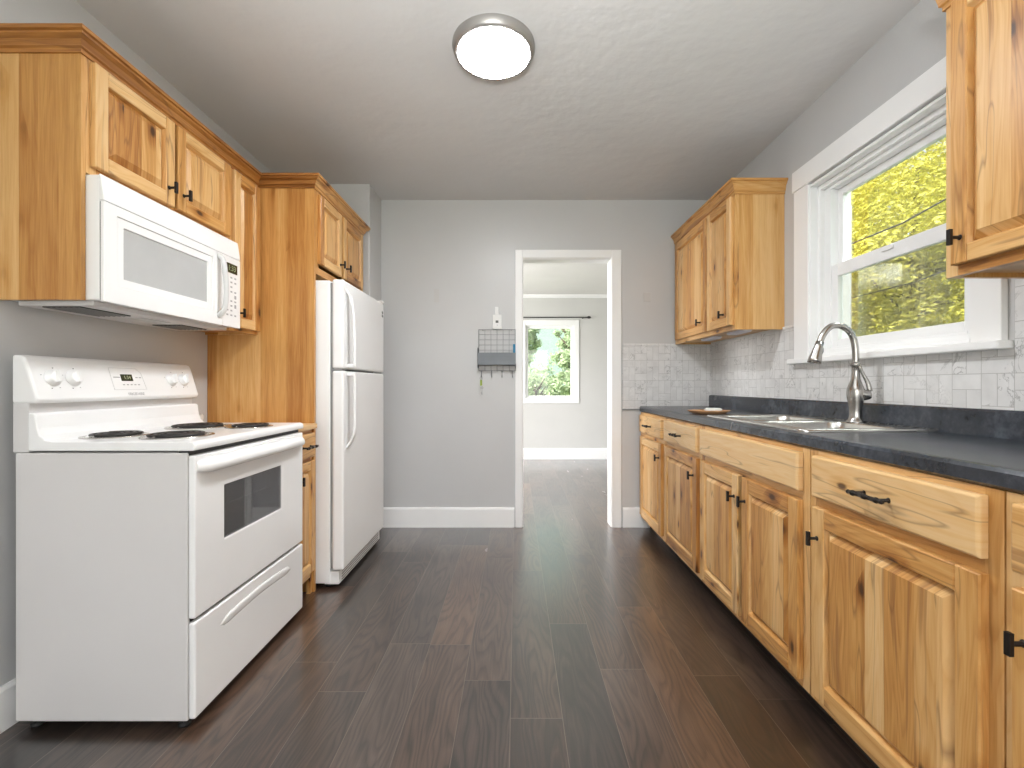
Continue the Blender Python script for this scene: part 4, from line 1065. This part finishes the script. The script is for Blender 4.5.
# ================================================================== ceiling lamp
LXc, LYc = -.091, 1.966
lp = thing('ceiling_lamp', 'round flush-mounted ceiling lamp glowing white, with a thin satin rim', 'lamp', (LXc, LYc, ZC))
rim = MB(); seg = 56
def ell(r, z, s_=1.045): return [(LXc+r*math.cos(2*PI*k_/seg), LYc+r*s_*math.sin(2*PI*k_/seg), z) for k_ in range(seg)]
loft(rim, [ell(.168, ZC), ell(.169, ZC-.010), ell(.163, ZC-.028), ell(.157, ZC-.036), ell(.147, ZC-.037), ell(.146, ZC-.030)], 'nickel_rim', False)
rim.build('rim', lp)
df = MB(); loft(df, [ell(.1455, ZC-.028), ell(.145, ZC-.037), ell(.136, ZC-.041), ell(.10, ZC-.044), ell(.04, ZC-.045)], 'lamp_diffuser'); df.build('diffuser', lp)

# ================================================================== outdoors
struct('ground', MB().box(-40, 90, -30, 160, -.45, -.35, 'lawn'))
def tree(name, label, x, y, h, cr_, crz, leaf, nleaf, mat, group, zc=None, fluff=1.0, trunk=True, seed=1):
    rnd = random.Random(seed)
    t = thing(name, label, 'tree', (x, y, -.35), group)
    zc = h - crz if zc is None else zc
    tk = MB()
    if trunk:
        tk.tube([(x, y, -.36), (x+.05, y-.03, zc*.5), (x-.03, y+.04, zc), (x, y, zc+crz*.6)], [.16, .13, .09, .03], 'bark', 10)
        for k_ in range(9):
            a = rnd.random()*6.28; r = cr_*(.5+.4*rnd.random()); z0 = zc-crz*.4+rnd.random()*crz*.6
            tk.tube([(x, y, z0), (x+r*.5*math.cos(a), y+r*.5*math.sin(a), z0+.25), (x+r*math.cos(a), y+r*math.sin(a), z0+.55)], [.05, .035, .012], 'bark', 6)
        tk.build('trunk', t)
    lf = MB(); vs = []; fs = []; tn = []
    clumps = []
    for k_ in range(int(90*fluff)):
        while True:
            p = Vector((rnd.uniform(-1, 1), rnd.uniform(-1, 1), rnd.uniform(-1, 1)))
            if .35 < p.length < 1: break
        clumps.append((Vector((x+p.x*cr_, y+p.y*cr_, zc+p.z*crz)), rnd.uniform(.16, .34)*cr_, rnd.random()))
    for i in range(nleaf):
        c, r, tt_ = clumps[i % len(clumps)]
        d = Vector((rnd.gauss(0, 1), rnd.gauss(0, 1), rnd.gauss(0, 1))).normalized()*r*rnd.uniform(.3, 1)
        p = c + d; s_ = leaf*rnd.uniform(.6, 1.3)
        u = Vector((rnd.gauss(0, 1), rnd.gauss(0, 1), rnd.gauss(0, 1))).normalized(); w = u.orthogonal().normalized()
        b0 = len(vs); nz = u.cross(w)*s_*.18
        vs += [p-u*s_, p+w*s_*.5+nz, p+u*s_, p-w*s_*.5+nz]; fs.append((b0, b0+1, b0+2)); fs.append((b0, b0+2, b0+3))
        v_ = min(1, max(0, .5*tt_+.5*rnd.random())); tn += [v_, v_]
    lf.v = [tuple(v) for v in vs]; lf.f = fs; lf.m = [0]*len(fs); lf.t = tn; lf.sm = [False]*len(fs); lf.mats = [mat]
    lf.build('foliage', t)
    return t
GT = 'leafy trees outside the kitchen window'
tree('leafy_tree', 'yellow-green leafy tree filling the kitchen window', 7.2, 8.6, 6.4, 3.4, 3.0, .042, 150000, 'leaves_yellow', GT, zc=3.2, seed=3, fluff=5)
tree('leafy_tree', 'taller yellow-green tree standing behind the tree in the kitchen window', 13.6, 17.2, 9.0, 5.4, 4.4, .14, 36000, 'leaves_yellow', GT, zc=4.4, seed=5, fluff=4)
cb = MB()
cb.tube(cr([(2.9, 1.0, 2.86), (2.9, 3.6, 2.28), (2.9, 9.0, 2.55)]), .006, 'cable_black', 6)
tag(cb.build('overhead_cable', origin=(2.9, 4, 2.3)), 'upper dark cable crossing the view in the kitchen window', 'cable', 'cables outside the kitchen window')
cb = MB(); cb.tube(cr([(3.0, 1.0, 2.38), (3.0, 3.6, 1.84), (3.0, 9.0, 2.05)]), .005, 'cable_black', 6)
tag(cb.build('overhead_cable', origin=(3.0, 4, 1.85)), 'lower thin cable crossing the view in the kitchen window', 'cable', 'cables outside the kitchen window')
GD = 'greenery outside the far room window'
tree('garden_tree', 'green tree at the right in the far room window', 2.0, 16.5, 4.5, .75, 1.9, .07, 9000, 'leaves_pale', GD, zc=2.3, seed=11)
tree('garden_tree', 'pale green tree at the left in the far room window', .2, 23, 5.0, .9, 1.3, .10, 7000, 'leaves_pale', GD, zc=3.3, seed=12)
tree('garden_shrub', 'yellowish shrub low in the far room window', .75, 18.6, 2.2, 1.1, 1.0, .07, 9000, 'leaves_pale', GD, zc=.72, trunk=True, seed=13)
hl = MB(); N = 24; vs = []; fs = []
for i in range(N+1):
    for j in range(9):
        x = -60+150*i/N; y = 90+j*7; z = -1 + 48*math.sin(PI*min(1, j/8*.9))*(.7+.3*math.sin(i*.7)+.12*math.sin(i*2.1+j))
        vs.append((x, y, z))
for i in range(N):
    for j in range(8): fs.append((i*9+j, (i+1)*9+j, (i+1)*9+j+1, i*9+j+1))
hl.add(vs, fs, 'hill_green', .5, True); struct('hillside', hl)
